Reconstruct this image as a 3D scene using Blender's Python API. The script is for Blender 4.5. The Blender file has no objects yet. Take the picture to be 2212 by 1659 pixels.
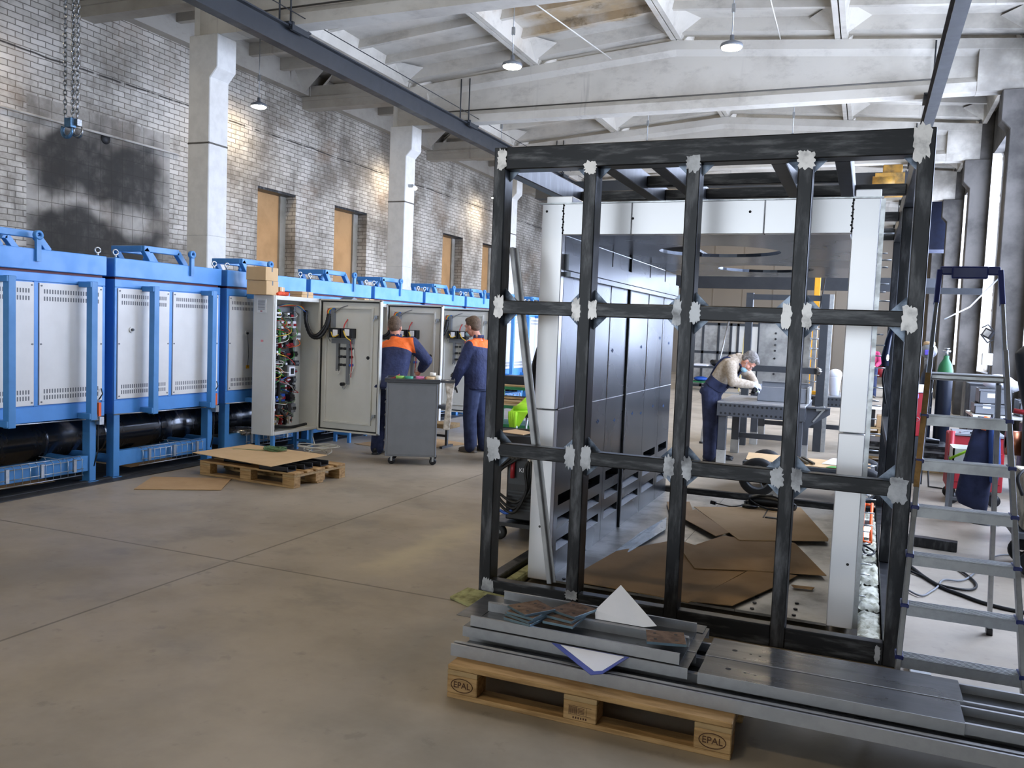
import bpy, math, random
from mathutils import Vector, Matrix
random.seed(7)
S = bpy.context.scene
COL = S.collection
PI = math.pi

# ------------------------------------------------------------ camera
cam_d = bpy.data.cameras.new('camera'); cam = bpy.data.objects.new('camera', cam_d); COL.objects.link(cam)
S.camera = cam
def _camrot(yaw, pitch, roll):
    cy, sy = math.cos(yaw), math.sin(yaw)
    fwd = Vector((-sy*math.cos(pitch), cy*math.cos(pitch), -math.sin(pitch)))
    right = Vector((cy, sy, 0)); up = right.cross(fwd); down = -up
    c, s = math.cos(roll), math.sin(roll)
    r2 = c*right - s*down; d2 = s*right + c*down
    return r2, -d2, fwd
_r, _u, _f = _camrot(0.392461260, 0.0671623472, 0.0395986046)
cam.matrix_world = Matrix(((_r.x, _u.x, -_f.x, 0), (_r.y, _u.y, -_f.y, 0), (_r.z, _u.z, -_f.z, 1.65), (0, 0, 0, 1)))
cam_d.sensor_fit = 'HORIZONTAL'; cam_d.sensor_width = 36.0; cam_d.lens = 1835.57/2212*36.0
cam_d.clip_start = 0.05; cam_d.clip_end = 200

# ------------------------------------------------------------ world, exposure
W = bpy.data.worlds.new('world'); S.world = W; W.use_nodes = True
bg = W.node_tree.nodes['Background']; bg.inputs[0].default_value = (0.84, 0.92, 1.0, 1); bg.inputs[1].default_value = 5.4
S.view_settings.view_transform = 'Standard'; S.view_settings.look = 'None'
S.view_settings.gamma = 1.0; S.view_settings.use_curve_mapping = False
S.view_settings.exposure = -0.38
S.cycles.max_bounces = 8; S.cycles.diffuse_bounces = 5; S.cycles.glossy_bounces = 4
S.cycles.sample_clamp_indirect = 6.0; S.cycles.use_denoising = True
WINDOW_GLOW = 21.0; LAMP_GLOW = 210.0

# ------------------------------------------------------------ materials
def lin(h):
    h = h.lstrip('#'); v = [int(h[i:i+2], 16)/255 for i in (0, 2, 4)]
    return tuple((c/12.92 if c <= .04045 else ((c+.055)/1.055)**2.4) for c in v) + (1.0,)
class NT:
    def __init__(s, name):
        s.m = bpy.data.materials.new(name); s.m.use_nodes = True; s.t = s.m.node_tree; s.n = s.t.nodes
        s.b = s.n['Principled BSDF']
    def new(s, k, **kw):
        o = s.n.new(k)
        for a, v in kw.items(): setattr(o, a, v)
        return o
    def put(s, sock, v):
        if isinstance(v, bpy.types.NodeSocket): s.t.links.new(v, sock)
        elif v is not None: sock.default_value = v
    def math(s, op, a, b=None, c=None):
        o = s.new('ShaderNodeMath', operation=op)
        for i, v in enumerate((a, b, c)):
            if v is not None: s.put(o.inputs[i], v)
        return o.outputs[0]
    def mix(s, f, a, b, blend='MIX'):
        o = s.new('ShaderNodeMix', data_type='RGBA', blend_type=blend)
        s.put(o.inputs[0], f); s.put(o.inputs[6], a); s.put(o.inputs[7], b)
        return o.outputs[2]
    def noise(s, scale, detail=4, rough=.55, vec=None, dist=0):
        o = s.new('ShaderNodeTexNoise'); o.inputs['Scale'].default_value = scale; o.inputs['Detail'].default_value = detail
        o.inputs['Roughness'].default_value = rough; o.inputs['Distortion'].default_value = dist
        if vec is not None: s.put(o.inputs['Vector'], vec)
        return o.outputs[0]
    def ramp(s, f, lo, hi, a=0., b=1.):
        o = s.new('ShaderNodeMapRange'); o.interpolation_type = 'SMOOTHSTEP'
        s.put(o.inputs[0], f); s.put(o.inputs[1], lo); s.put(o.inputs[2], hi); s.put(o.inputs[3], a); s.put(o.inputs[4], b)
        return o.outputs[0]
    def pos(s):
        o = s.new('ShaderNodeTexCoord').outputs['Object']
        x = s.new('ShaderNodeSeparateXYZ'); s.put(x.inputs[0], o)
        return o, x.outputs[0], x.outputs[1], x.outputs[2]
    def vec(s, x, y, z):
        o = s.new('ShaderNodeCombineXYZ')
        for i, v in enumerate((x, y, z)): s.put(o.inputs[i], v)
        return o.outputs[0]
    def bump(s, h, strength=.3, dist=.01):
        o = s.new('ShaderNodeBump'); o.inputs['Strength'].default_value = strength; o.inputs['Distance'].default_value = dist
        s.put(o.inputs['Height'], h); s.put(s.b.inputs['Normal'], o.outputs[0])
    def set(s, col=None, rough=None, metal=None, emit=None, es=None):
        s.put(s.b.inputs['Base Color'], col); s.put(s.b.inputs['Roughness'], rough); s.put(s.b.inputs['Metallic'], metal)
        if emit is not None: s.put(s.b.inputs['Emission Color'], emit); s.put(s.b.inputs['Emission Strength'], es)
        return s.m
_M = {}
def mat(name, col='#808080', rough=.55, metal=0., var=.12, scale=6., bump=0., bscale=60., emit=0., col2=None, lo=.35, hi=.7, stretch=None):
    """plain surface with a noise mottling towards col2 (or a darker col)"""
    if name in _M: return _M[name]
    n = NT(name); c = lin(col); o, x, y, z = n.pos()
    if stretch: o = n.vec(n.math('MULTIPLY', x, stretch[0]), n.math('MULTIPLY', y, stretch[1]), n.math('MULTIPLY', z, stretch[2]))
    if var or col2:
        c2 = lin(col2) if col2 else tuple(v*(1-var*2) for v in c[:3])+(1,)
        f = n.ramp(n.noise(scale, 5, .6, o), lo, hi)
        cc = n.mix(f, c, c2)
        rr = n.ramp(f, 0, 1, rough, min(1, rough+.12))
    else: cc, rr = c, rough
    if bump: n.bump(n.noise(bscale, 3, .6, o), bump, .004)
    _M[name] = n.set(cc, rr, metal, lin(col) if emit else None, emit or None)
    return _M[name]

m_blue = mat('blue_paint', '#4d91d8', .36, var=.03)
m_blued = mat('blue_frame_paint', '#4586c2', .38, var=.05)
m_white = mat('grey_white_panel', '#dcdcd8', .42, var=.02)
m_cabinet = mat('pale_grey_enamel', '#cfcfc8', .4, var=.02)
m_cabin = mat('pale_grey_enamel_inside', '#c2c2b8', .45, var=.03)
m_slot = mat('dark_slot', '#6e7275', .8, var=0)
m_red = mat('dark_red_gasket', '#5a1420', .6, var=0)
m_black = mat('black_rubber', '#101113', .55, var=.1)
m_blackp = mat('black_plastic', '#15161a', .38, var=.05)
m_pipe = mat('black_gloss_pipe', '#6e7176', .2, .95, var=.08, scale=3, stretch=(1, 3, 1))
m_galv = mat('galvanised_steel', '#b9bdc0', .32, .9, var=.1, scale=20)
m_alu = mat('aluminium', '#a4a7aa', .34, .85, var=.08, scale=15)
m_steel = mat('mill_steel', '#2c2d2f', .38, .75, col2='#66676a', scale=5, lo=.45, hi=.8, bump=.05, bscale=40, stretch=(3, 3, .7))
m_steelx = mat('mill_steel_long', '#292a2c', .36, .75, col2='#68696b', scale=5, lo=.46, hi=.8, bump=.05, bscale=40, stretch=(.7, 3, 4))
m_ground = mat('ground_bright_steel', '#fbfbfc', .4, .2, col2='#a4a7ab', scale=9, lo=.45, hi=.75, bump=.1, bscale=50)
m_groundd = mat('ground_grey_steel', '#b4b6ba', .4, .5, col2='#77797d', scale=9, lo=.4, hi=.75, bump=.1, bscale=50)
m_tint = mat('heat_tinted_steel', '#7f8a98', .35, .8, col2='#434c5a', scale=12)
m_darkpaint = mat('graphite_paint', '#33373c', .45, var=.08)
m_crane = mat('dark_crane_paint', '#272b30', .42, var=.1, scale=2)
m_sheet = mat('raw_sheet_steel', '#6b6c6e', .27, .88, col2='#545557', scale=3, stretch=(.4, 3, 3))
m_sheetlip = mat('bent_steel_lip', '#a2a3a5', .38, .6, var=.08, scale=8)  # lip highlight put into a paler base colour than the web
m_stain = mat('stainless_sheet', '#f6f7fb', .33, .4, var=0)
m_staind = mat('stainless_wall_sheet', '#5c6066', .17, .95, var=.1, scale=1.5)
m_stainw = mat('stainless_dull_plate', '#b9b9b6', .4, .7, col2='#8b8b88', scale=3)
m_wood = mat('pine_wood', '#b3905f', .7, col2='#8a6a40', scale=7, bump=.2, bscale=25, stretch=(.6, 4, 6))
m_woodd = mat('weathered_pine', '#a58a60', .75, col2='#5e4a30', scale=6, lo=.45, hi=.85, bump=.25, bscale=25, stretch=(.8, 4, 6))
m_card = mat('cardboard', '#b4946c', .8, var=.06, scale=3)
m_cardl = mat('light_cardboard', '#c6a67a', .8, var=.05, scale=3)
m_ply = mat('fibreboard', '#b98f5e', .75, var=.08, scale=2)
m_paper = mat('white_paper', '#eceef4', .55, var=.02)
m_foil = mat('foil_wrap', '#b7b4ae', .25, .8, col2='#55524e', scale=25, bump=.6, bscale=40)
m_green = mat('green_paint', '#1f6b3c', .45, var=.1)
m_greenb = mat('bright_green_paint', '#3f8f3a', .4, var=.05)
m_vis = mat('hi_vis_fabric', '#a4dc28', .7, var=.05)
m_redp = mat('red_paint', '#98202a', .35, var=.06)
m_yellow = mat('yellow_paint', '#e0a01c', .4, var=.08)
m_orange = mat('orange_plastic', '#f0641c', .4, var=.03)
m_copper = mat('copper_wire', '#c07a5a', .35, .9, var=.1, scale=30)
m_greyp = mat('grey_machine_paint', '#74777b', .42, var=.04)
m_greyd = mat('grey_bench_paint', '#42454a', .45, var=.08)
m_wool = mat('mineral_wool', '#a8a878', .95, col2='#6d6b45', scale=14, bump=.8, bscale=25)
m_woolw = mat('pale_mineral_wool', '#c6c4b2', .95, col2='#7a7862', scale=12, bump=.8, bscale=25)
def conc_mat():
    n = NT('column_concrete'); o, x, y, z = n.pos()
    c = n.mix(n.ramp(n.noise(2.2, 5, .6, o), .38, .75), lin('#b3aea5'), lin('#8c877d'))
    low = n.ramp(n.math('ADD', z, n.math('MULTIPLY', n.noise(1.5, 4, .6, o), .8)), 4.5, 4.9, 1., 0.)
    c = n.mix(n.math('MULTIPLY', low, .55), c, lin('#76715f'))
    c = n.mix(n.math('MULTIPLY', n.ramp(n.noise(1.1, 4, .6, n.vec(n.math('MULTIPLY', y, 2.), n.math('MULTIPLY', z, .6), x)), .58, .72), .5), c, lin('#5a554b'))
    n.bump(n.noise(30, 4, .6, o), .2, .004)
    return n.set(c, .85, 0.)
m_conc = conc_mat()
m_tex_blk = mat('dark_floor_plate', '#1c1d1f', .6, var=.15, scale=4)
m_skin = mat('skin', '#c98f78', .55, var=.05, scale=20)
m_hair = mat('brown_hair', '#4a3a2c', .75, col2='#6d5a48', scale=60, bump=.6, bscale=120)
m_hairg = mat('grey_hair', '#5a544e', .75, col2='#8f8b86', scale=60, bump=.5, bscale=120)
m_glove = mat('grey_glove', '#4b4d50', .75, var=.1, scale=30)
m_glovew = mat('white_grey_glove', '#b9bcc4', .75, var=.1, scale=30)
m_mask = mat('blue_face_mask', '#8fb6c4', .8, var=.03)
m_cream = mat('cream_knit', '#b6a896', .9, col2='#9a8c78', scale=40, bump=.5, bscale=150)
m_navy = mat('navy_workwear', '#242c4c', .8, col2='#1a2038', scale=7, bump=.5, bscale=9)
m_denim = mat('blue_trousers', '#2b3656', .8, col2='#1d2540', scale=7, bump=.6, bscale=8)
m_magenta = mat('magenta_shirt', '#9a2450', .8, var=.06)
m_shoe = mat('brown_shoe', '#5d564c', .7, var=.1)
m_rag = mat('dirty_white_rag', '#cfc8bc', .9, col2='#8a8070', scale=15)
m_wire = {k: mat(k+'_wire', c, .5, var=0) for k, c in dict(white='#d2d2ca', green='#3f9a3a', red='#b02a26', orange='#e0682c', yellow='#d8b23a', grey='#7d8084', dkgreen='#5a7a50', blue='#2a58b0').items()}
m_lampglass = mat('lamp_glow', '#ffe9c4', .5, var=0, emit=LAMP_GLOW)
m_spot = mat('small_lamp_glow', '#ffffff', .5, var=0, emit=12)

# white-washed brick, with blockwork infill and soot deposits of their own shape
def brick_mat():
    n = NT('whitewashed_brick'); o, x, y, z = n.pos()
    wob = n.noise(1.1, 3, .5, o)
    jit = n.math('MULTIPLY', n.math('SUBTRACT', n.noise(4.5, 2, .5, o), .5), .035)
    v = n.vec(n.math('ADD', n.math('ADD', y, x), jit), n.math('ADD', z, n.math('MULTIPLY', jit, .6)), 0.)
    def bt(bw, bh, c1, c2, mort, ms, off=.5):
        b = n.new('ShaderNodeTexBrick'); b.offset = off
        n.put(b.inputs['Vector'], v); n.put(b.inputs['Color1'], lin(c1)); n.put(b.inputs['Color2'], lin(c2)); n.put(b.inputs['Mortar'], lin(mort))
        b.inputs['Scale'].default_value = 1.; b.inputs['Mortar Size'].default_value = ms; b.inputs['Mortar Smooth'].default_value = .4
        b.inputs['Brick Width'].default_value = bw; b.inputs['Row Height'].default_value = bh
        return b
    b1 = bt(.26, .093, '#cbc5ba', '#b3ada1', '#6f6960', .009)
    b2 = bt(.235, .24, '#aaa59b', '#9d978e', '#6b665e', .007, 0.)
    # infill zone
    def box(a, lo, hi, s): return n.math('MULTIPLY', n.ramp(a, lo-s, lo+s), n.ramp(a, hi-s, hi+s, 1., 0.))
    zone = n.math('MULTIPLY', box(y, 9.5, 12.46, .005), box(z, 0., 4.98, .005))
    col = n.mix(zone, b1.outputs[0], b2.outputs[0])
    # grime
    g = n.ramp(n.noise(.7, 8, .68, o), .4, .64)
    col = n.mix(n.math('MULTIPLY', g, .78), col, lin('#5a5349'))
    warm = n.ramp(n.noise(.8, 4, .6, n.vec(n.math('ADD', y, 31.), z, 3.)), .5, .75)
    col = n.mix(n.math('MULTIPLY', warm, .28), col, lin('#8a6a4a'))
    streak = n.ramp(n.noise(1., 4, .6, n.vec(n.math('MULTIPLY', y, 2.2), n.math('MULTIPLY', z, .35), 0.)), .55, .72)
    col = n.mix(n.math('MULTIPLY', streak, n.ramp(z, 3.8, 5.6, .7, 0.)), col, lin('#45413b'))
    # soot patches on the blockwork
    wz = n.math('ADD', z, n.math('MULTIPLY', n.math('SUBTRACT', wob, .5), 1.5))
    wy = n.math('ADD', y, n.math('MULTIPLY', n.math('SUBTRACT', n.noise(1.5, 3, .5, n.vec(z, y, 9.)), .5), .9))
    s1 = n.math('MULTIPLY', box(wy, 9.55, 12.2, .3), box(wz, 3.5, 4.55, .2))
    s2 = n.math('MULTIPLY', box(wy, 9.45, 12.3, .25), box(wz, 1.2, 3.12, .2))
    s = n.math('MULTIPLY', n.math('MAXIMUM', s1, s2), .95)
    s = n.math('MULTIPLY', s, n.ramp(n.noise(3, 5, .65, o), .2, .55, .8, 1.))
    col = n.mix(s, col, lin('#2b2a27'))
    # dark joint course
    j = n.math('MULTIPLY', box(n.math('ADD', z, n.math('MULTIPLY', wob, .08)), 5.66, 5.69, .012), n.ramp(n.noise(2.5, 4, .6, o), .3, .5))
    col = n.mix(j, col, lin('#2c2824'))
    n.bump(b1.outputs['Fac'], -.35, .015)
    return n.set(col, .9, 0.)
m_brick = brick_mat()

def ceil_mat():
    n = NT('limewashed_concrete'); o, x, y, z = n.pos()
    col = n.mix(n.ramp(n.noise(.7, 6, .6, o), .4, .75), lin('#cdc7ba'), lin('#b0a99c'))
    # ochre water stain on one slab
    def box(a, lo, hi, s): return n.math('MULTIPLY', n.ramp(a, lo-s, lo+s), n.ramp(a, hi-s, hi+s, 1., 0.))
    w = n.noise(1.6, 5, .6, o)
    wx = n.math('ADD', x, n.math('MULTIPLY', n.math('SUBTRACT', w, .5), 1.6))
    wy = n.math('ADD', y, n.math('MULTIPLY', n.math('SUBTRACT', w, .5), 2.))
    st = n.math('MULTIPLY', box(wx, -6.3, -4.0, .35), box(wy, 12.3, 15.7, .3))
    col = n.mix(n.math('MULTIPLY', st, n.ramp(n.noise(1.2, 5, .6, o), .3, .6, .15, .75)), col, lin('#a98a58'))
    st2 = n.math('MULTIPLY', st, n.ramp(n.noise(2.2, 6, .65, o), .56, .68))
    col = n.mix(n.math('MULTIPLY', st2, .7), col, lin('#6b5a3c'))
    # sooty zone near the window wall
    so = n.math('MULTIPLY', n.ramp(x, -.6, 2.2), n.ramp(n.noise(.8, 5, .6, o), .3, .62))
    col = n.mix(n.math('MULTIPLY', so, .75), col, lin('#54504a'))
    gr = n.ramp(x, -10.2, -9.3, 1., 0.)  # aisle ceiling: its shade is painted in as a darker colour
    col = n.mix(n.math('MULTIPLY', gr, .45), col, lin('#6f6a62'))
    col = n.mix(n.math('MULTIPLY', n.ramp(n.noise(1.6, 8, .7, n.vec(x, n.math('ADD', y, 7.), n.math('MULTIPLY', z, 2.))), .5, .72), .4), col, lin('#857d70'))
    drip = n.math('MULTIPLY', n.ramp(n.noise(1., 3, .6, n.vec(n.math('MULTIPLY', x, 7.), y, n.math('MULTIPLY', z, .4))), .62, .74), n.ramp(n.noise(.5, 2, .5, o), .45, .6))
    col = n.mix(n.math('MULTIPLY', drip, .4), col, lin('#77716a'))
    n.bump(n.noise(9, 5, .6, o), .12, .02)
    return n.set(col, .9, 0.)
m_ceil = ceil_mat()

def floor_mat():
    n = NT('power_floated_concrete'); o, x, y, z = n.pos()
    col = n.mix(n.ramp(n.noise(.9, 6, .62, o), .36, .7), lin('#a69b8a'), lin('#8c8272'))
    col = n.mix(n.math('MULTIPLY', n.ramp(n.noise(2.3, 5, .6, n.vec(n.math('MULTIPLY', x, .8), y, 4.)), .56, .74), .4), col, lin('#6d6860'))
    col = n.mix(n.math('MULTIPLY', n.ramp(n.noise(7, 4, .6, o), .6, .72), .3), col, lin('#5f5a52'))
    # worn pale streak
    def box(a, lo, hi, s): return n.math('MULTIPLY', n.ramp(a, lo-s, lo+s), n.ramp(a, hi-s, hi+s, 1., 0.))
    t = n.math('ADD', x, n.math('MULTIPLY', n.math('SUBTRACT', n.noise(3, 4, .6, o), .5), .5))
    st = n.math('MULTIPLY', box(t, -3.05, -2.75, .15), box(y, 4.8, 6.3, .3))
    col = n.mix(n.math('MULTIPLY', st, .6), col, lin('#c9bd9c'))
    def joint(a, off):
        d = n.math('PINGPONG', n.math('ADD', a, off), 3.0)
        return n.ramp(d, .006, .012, 1., 0.)
    j = n.math('MAXIMUM', joint(x, 3.86), joint(y, -4.5))
    col = n.mix(n.math('MULTIPLY', j, .75), col, lin('#55503f'))
    rr = n.ramp(n.noise(1.3, 5, .6, o), .3, .7, .38, .55)
    n.bump(n.noise(30, 4, .6, o), .04, .01)
    return n.set(col, rr, 0.)
m_floor = floor_mat()

def stain_wall_mat():
    n = NT('stainless_wall_sheet_film'); o, x, y, z = n.pos()
    c = n.mix(n.ramp(n.noise(.8, 2, .5, n.vec(n.math('MULTIPLY', y, 1.5), n.math('MULTIPLY', z, .35), 0.)), .3, .75), lin('#565a60'), lin('#3a3e44'))
    return n.set(c, n.ramp(n.noise(1, 2, .5, o), .3, .7, .24, .3), .9)
m_staind = stain_wall_mat()

def jacket_mat(name, cy, zc):
    """navy work jacket with an orange yoke over the shoulders"""
    n = NT(name); o, x, y, z = n.pos()
    nav = n.mix(n.ramp(n.noise(6, 4, .6, o), .35, .7), lin('#252d50'), lin('#1b2140'))
    r = n.math('SUBTRACT', z, n.math('MULTIPLY', n.math('ABSOLUTE', x), -.10))
    f = n.ramp(r, zc-.006, zc+.006)
    neck = n.ramp(n.math('ADD', z, 0.), cy-.004, cy+.004, 1., 0.)
    c = n.mix(n.math('MULTIPLY', f, neck), nav, lin('#f0722e'))
    n.bump(n.noise(9, 3, .55, o), .6, .03)
    return n.set(c, .8, 0.)

def glow_mat():
    n = NT('daylit_glass'); o, x, y, z = n.pos()
    return n.set(lin('#e8f0fa'), .3, 0., lin('#d0dfff'), WINDOW_GLOW)
m_glow = glow_mat()

# ------------------------------------------------------------ mesh builder
class MB:
    def __init__(s): s.v = []; s.f = []; s.mi = []; s.sm = []; s.mats = []
    def _m(s, m):
        if m is None: return 0
        if m not in s.mats: s.mats.append(m)
        return s.mats.index(m)
    def add(s, vs, fs, m=None, smooth=False, M=None):
        b = len(s.v)
        for p in vs:
            p = Vector(p)
            s.v.append(M @ p if M else p)
        k = s._m(m)
        for f in fs: s.f.append([b+i for i in f]); s.mi.append(k); s.sm.append(smooth)
        return s
    def box(s, lo, hi, m=None, M=None):
        (a, b, c), (d, e, f) = lo, hi
        vs = [(a, b, c), (d, b, c), (d, e, c), (a, e, c), (a, b, f), (d, b, f), (d, e, f), (a, e, f)]
        return s.add(vs, [(0, 3, 2, 1), (4, 5, 6, 7), (0, 1, 5, 4), (1, 2, 6, 5), (2, 3, 7, 6), (3, 0, 4, 7)], m, False, M)
    def cbox(s, c, d, m=None, M=None):
        return s.box([c[i]-d[i]/2 for i in range(3)], [c[i]+d[i]/2 for i in range(3)], m, M)
    def bar(s, p, q, w, h, m=None, up=(0, 0, 1)):
        """rectangular bar between two points, w across, h along up"""
        p, q = Vector(p), Vector(q); d = (q-p); L = d.length; d.normalize(); u = Vector(up)
        if abs(d.dot(u)) > .99: u = Vector((0, 1, 0))
        r = d.cross(u).normalized(); u = r.cross(d).normalized()
        M = Matrix(((r.x, d.x, u.x, p.x), (r.y, d.y, u.y, p.y), (r.z, d.z, u.z, p.z), (0, 0, 0, 1)))
        return s.box((-w/2, 0, -h/2), (w/2, L, h/2), m, M)
    def tube(s, pts, r, m=None, n=10, closed=False, caps=True):
        pts = [Vector(p) for p in pts]; N = len(pts)
        rs = r if isinstance(r, (list, tuple)) else [r]*N
        vs, fs = [], []
        prev = None
        for i, p in enumerate(pts):
            a = pts[(i-1) % N] if (closed or i > 0) else p; b = pts[(i+1) % N] if (closed or i < N-1) else p
            d = (b-a)
            d = d.normalized() if d.length > 1e-9 else Vector((0, 0, 1))
            if prev is None:
                u = Vector((0, 0, 1)) if abs(d.z) < .9 else Vector((1, 0, 0))
                u = (u - d*u.dot(d)).normalized()
            else:
                u = (prev - d*prev.dot(d))
                u = u.normalized() if u.length > 1e-6 else Vector((1, 0, 0))
            prev = u; w = d.cross(u)
            for k in range(n):
                t = 2*PI*k/n; vs.append(p + (u*math.cos(t)+w*math.sin(t))*rs[i])
        for i in range(N if closed else N-1):
            j = (i+1) % N
            for k in range(n): l = (k+1) % n; fs.append((i*n+k, i*n+l, j*n+l, j*n+k))
        s.add(vs, fs, m, True)
        if caps and not closed:
            b = len(s.v)-N*n; k = s._m(m)
            s.f.append([b+i for i in range(n)][::-1]); s.mi.append(k); s.sm.append(False)
            s.f.append([b+(N-1)*n+i for i in range(n)]); s.mi.append(k); s.sm.append(False)
        return s
    def cyl(s, p, q, r, m=None, n=20, r2=None): return s.tube([p, q], [r, r if r2 is None else r2], m, n)
    def lathe(s, prof, c=(0, 0, 0), m=None, n=24, axis='Z'):
        vs, fs = [], []
        for (r, h) in prof:
            for k in range(n):
                t = 2*PI*k/n; a, b = r*math.cos(t), r*math.sin(t)
                p = {'Z': (a, b, h), 'Y': (a, h, -b), 'X': (h, a, b)}[axis]
                vs.append((c[0]+p[0], c[1]+p[1], c[2]+p[2]))
        for i in range(len(prof)-1):
            for k in range(n): l = (k+1) % n; fs.append((i*n+k, i*n+l, (i+1)*n+l, (i+1)*n+k))
        return s.add(vs, fs, m, True)
    def ell(s, c, r, m=None, n=16, k=10, M=None):
        vs, fs = [], []
        for i in range(k+1):
            a = PI*i/k-PI/2
            for j in range(n):
                t = 2*PI*j/n; vs.append((c[0]+r[0]*math.cos(a)*math.cos(t), c[1]+r[1]*math.cos(a)*math.sin(t), c[2]+r[2]*math.sin(a)))
        for i in range(k):
            for j in range(n): l = (j+1) % n; fs.append((i*n+j, i*n+l, (i+1)*n+l, (i+1)*n+j))
        return s.add(vs, fs, m, True, M)
    def prism(s, poly, a, b, axis='Z', m=None, M=None):
        """extrude a 2-D polygon along an axis: Z -> (x,y), Y -> (x,z), X -> (y,z)"""
        N = len(poly)
        def P(p, h): return {'Z': (p[0], p[1], h), 'Y': (p[0], h, p[1]), 'X': (h, p[0], p[1])}[axis]
        vs = [P(p, a) for p in poly]+[P(p, b) for p in poly]
        fs = [tuple(range(N))[::-1], tuple(range(N, 2*N))]+[(i, (i+1) % N, N+(i+1) % N, N+i) for i in range(N)]
        return s.add(vs, fs, m, False, M)
    def sheet(s, pts, t=.004, m=None):
        """a thin slab from a planar-ish polygon of 3-D points"""
        N = len(pts); P = [Vector(p) for p in pts]
        nrm = (P[1]-P[0]).cross(P[2]-P[0]).normalized()
        if nrm.z < 0: P = P[::-1]; nrm = -nrm
        vs = P+[p+nrm*t for p in P]
        fs = [tuple(range(N))[::-1], tuple(range(N, 2*N))]+[(i, (i+1) % N, N+(i+1) % N, N+i) for i in range(N)]
        return s.add(vs, fs, m)
    def build(s, name, m=None, parent=None, local=False, bevel=0., seg=1, remesh=0., smooth_it=0, sub=0, fixn=False):
        me = bpy.data.meshes.new(name)
        off = Vector((0, 0, 0))
        if parent is not None and not local:
            q = parent
            while q is not None: off += q.location; q = q.parent
        if m is not None and s.mats: mats = [m]+[x for x in s.mats]
        else: mats = s.mats if s.mats else [m]
        me.from_pydata([tuple(v-off) for v in s.v], [], s.f)
        for x in mats: me.materials.append(x)
        sh = 1 if (m is not None and s.mats) else 0
        me.polygons.foreach_set('material_index', [k+sh for k in s.mi]); me.polygons.foreach_set('use_smooth', s.sm)
        me.update()
        if fixn:
            import bmesh
            b = bmesh.new(); b.from_mesh(me); bmesh.ops.recalc_face_normals(b, faces=b.faces); b.to_mesh(me); b.free()
        o = bpy.data.objects.new(name, me); COL.objects.link(o)
        if parent is not None: o.parent = parent
        if remesh:
            k = o.modifiers.new('r', 'REMESH'); k.mode = 'VOXEL'; k.voxel_size = remesh; k.use_smooth_shade = True
        if smooth_it:
            k = o.modifiers.new('s', 'SMOOTH'); k.iterations = smooth_it; k.factor = .5
        if bevel:
            k = o.modifiers.new('b', 'BEVEL'); k.width = bevel; k.segments = seg; k.limit_method = 'ANGLE'; k.angle_limit = .7
        if sub:
            k = o.modifiers.new('u', 'SUBSURF'); k.levels = sub; k.render_levels = sub
        return o
def tag(o, label, cat, group=None, kind=None):
    if label: o['label'] = label
    if cat: o['category'] = cat
    if group: o['group'] = group
    if kind: o['kind'] = kind
    return o
def T(name, label, cat, loc=(0, 0, 0), group=None, rz=0.):
    o = bpy.data.objects.new(name, None); COL.objects.link(o); o.location = loc; o.rotation_euler = (0, 0, rz)
    o.empty_display_size = .1
    return tag(o, label, cat, group)
def st(o): o['kind'] = 'structure'; return o
def copy_tree(o, parent=None):
    c = o.copy(); COL.objects.link(c); c.parent = parent
    for ch in list(o.children): copy_tree(ch, c)
    return c
def arc(c, r, a0, a1, n, ax=(1, 0, 0), ay=(0, 0, 1)):
    c, ax, ay = Vector(c), Vector(ax), Vector(ay)
    return [c+ax*(r*math.cos(a0+(a1-a0)*i/n))+ay*(r*math.sin(a0+(a1-a0)*i/n)) for i in range(n+1)]
def spline(pts, k=6):
    """Catmull-Rom through the points"""
    P = [Vector(p) for p in pts]; P = [P[0]*2-P[1]]+P+[P[-1]*2-P[-2]]; out = []
    for i in range(1, len(P)-2):
        a, b, c, d = P[i-1:i+3]
        for j in range(k):
            t = j/k; out.append(.5*((2*b)+(c-a)*t+(2*a-5*b+4*c-d)*t*t+(3*b-a-3*c+d)*t**3))
    out.append(P[-2]); return out
def text_mesh(name, body, size, mtx, m, parent, depth=.001):
    cu = bpy.data.curves.new(name, 'FONT'); cu.body = body; cu.size = size; cu.extrude = depth; cu.align_x = 'CENTER'; cu.align_y = 'CENTER'
    q = bpy.data.objects.new(name, cu); COL.objects.link(q)
    bpy.context.view_layer.update()
    me = bpy.data.meshes.new_from_object(q.evaluated_get(bpy.context.evaluated_depsgraph_get()))
    bpy.data.objects.remove(q); bpy.data.curves.remove(cu)
    me.materials.clear(); me.materials.append(m)
    o = bpy.data.objects.new(name, me); COL.objects.link(o); o.parent = parent; o.matrix_basis = mtx
    return o

# ------------------------------------------------------------ the hall
Y0, Y1 = -14.0, 36.0
XL, XR = -12.3, 2.4          # inner wall faces
b = MB(); b.box((XL-.5, Y0, -.2), (XR+.5, Y1, 0)); st(b.build('floor', m_floor))
WINS = [(14.97, 16.30), (17.84, 19.31), (23.65, 25.06), (26.6, 28.0)]
ZB, ZT = 1.2, 4.47
b = MB(); y = Y0
for a, c in WINS:
    b.box((XL-.5, y, 0), (XL, a, 7.4)); b.box((XL-.5, a, ZT), (XL, c, 7.4)); b.box((XL-.5, a, 0), (XL, c, ZB)); y = c
b.box((XL-.5, y, 0), (XL, Y1, 7.4)); st(b.build('wall_left', m_brick))
for i, (a, c) in enumerate(WINS):
    w = MB().box((XL-.36, a, ZB), (XL-.33, c-.2, ZT)).build('window_%d' % (i+1), m_ply); st(w)
    MB().box((XL-.36, c-.2, ZB), (XL-.28, c, ZT)).build('window_frame', m_conc, w)
    MB().box((XL-.36, a, ZT-.05), (XL-.02, c, ZT)).build('lintel', m_steel, w)
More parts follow.
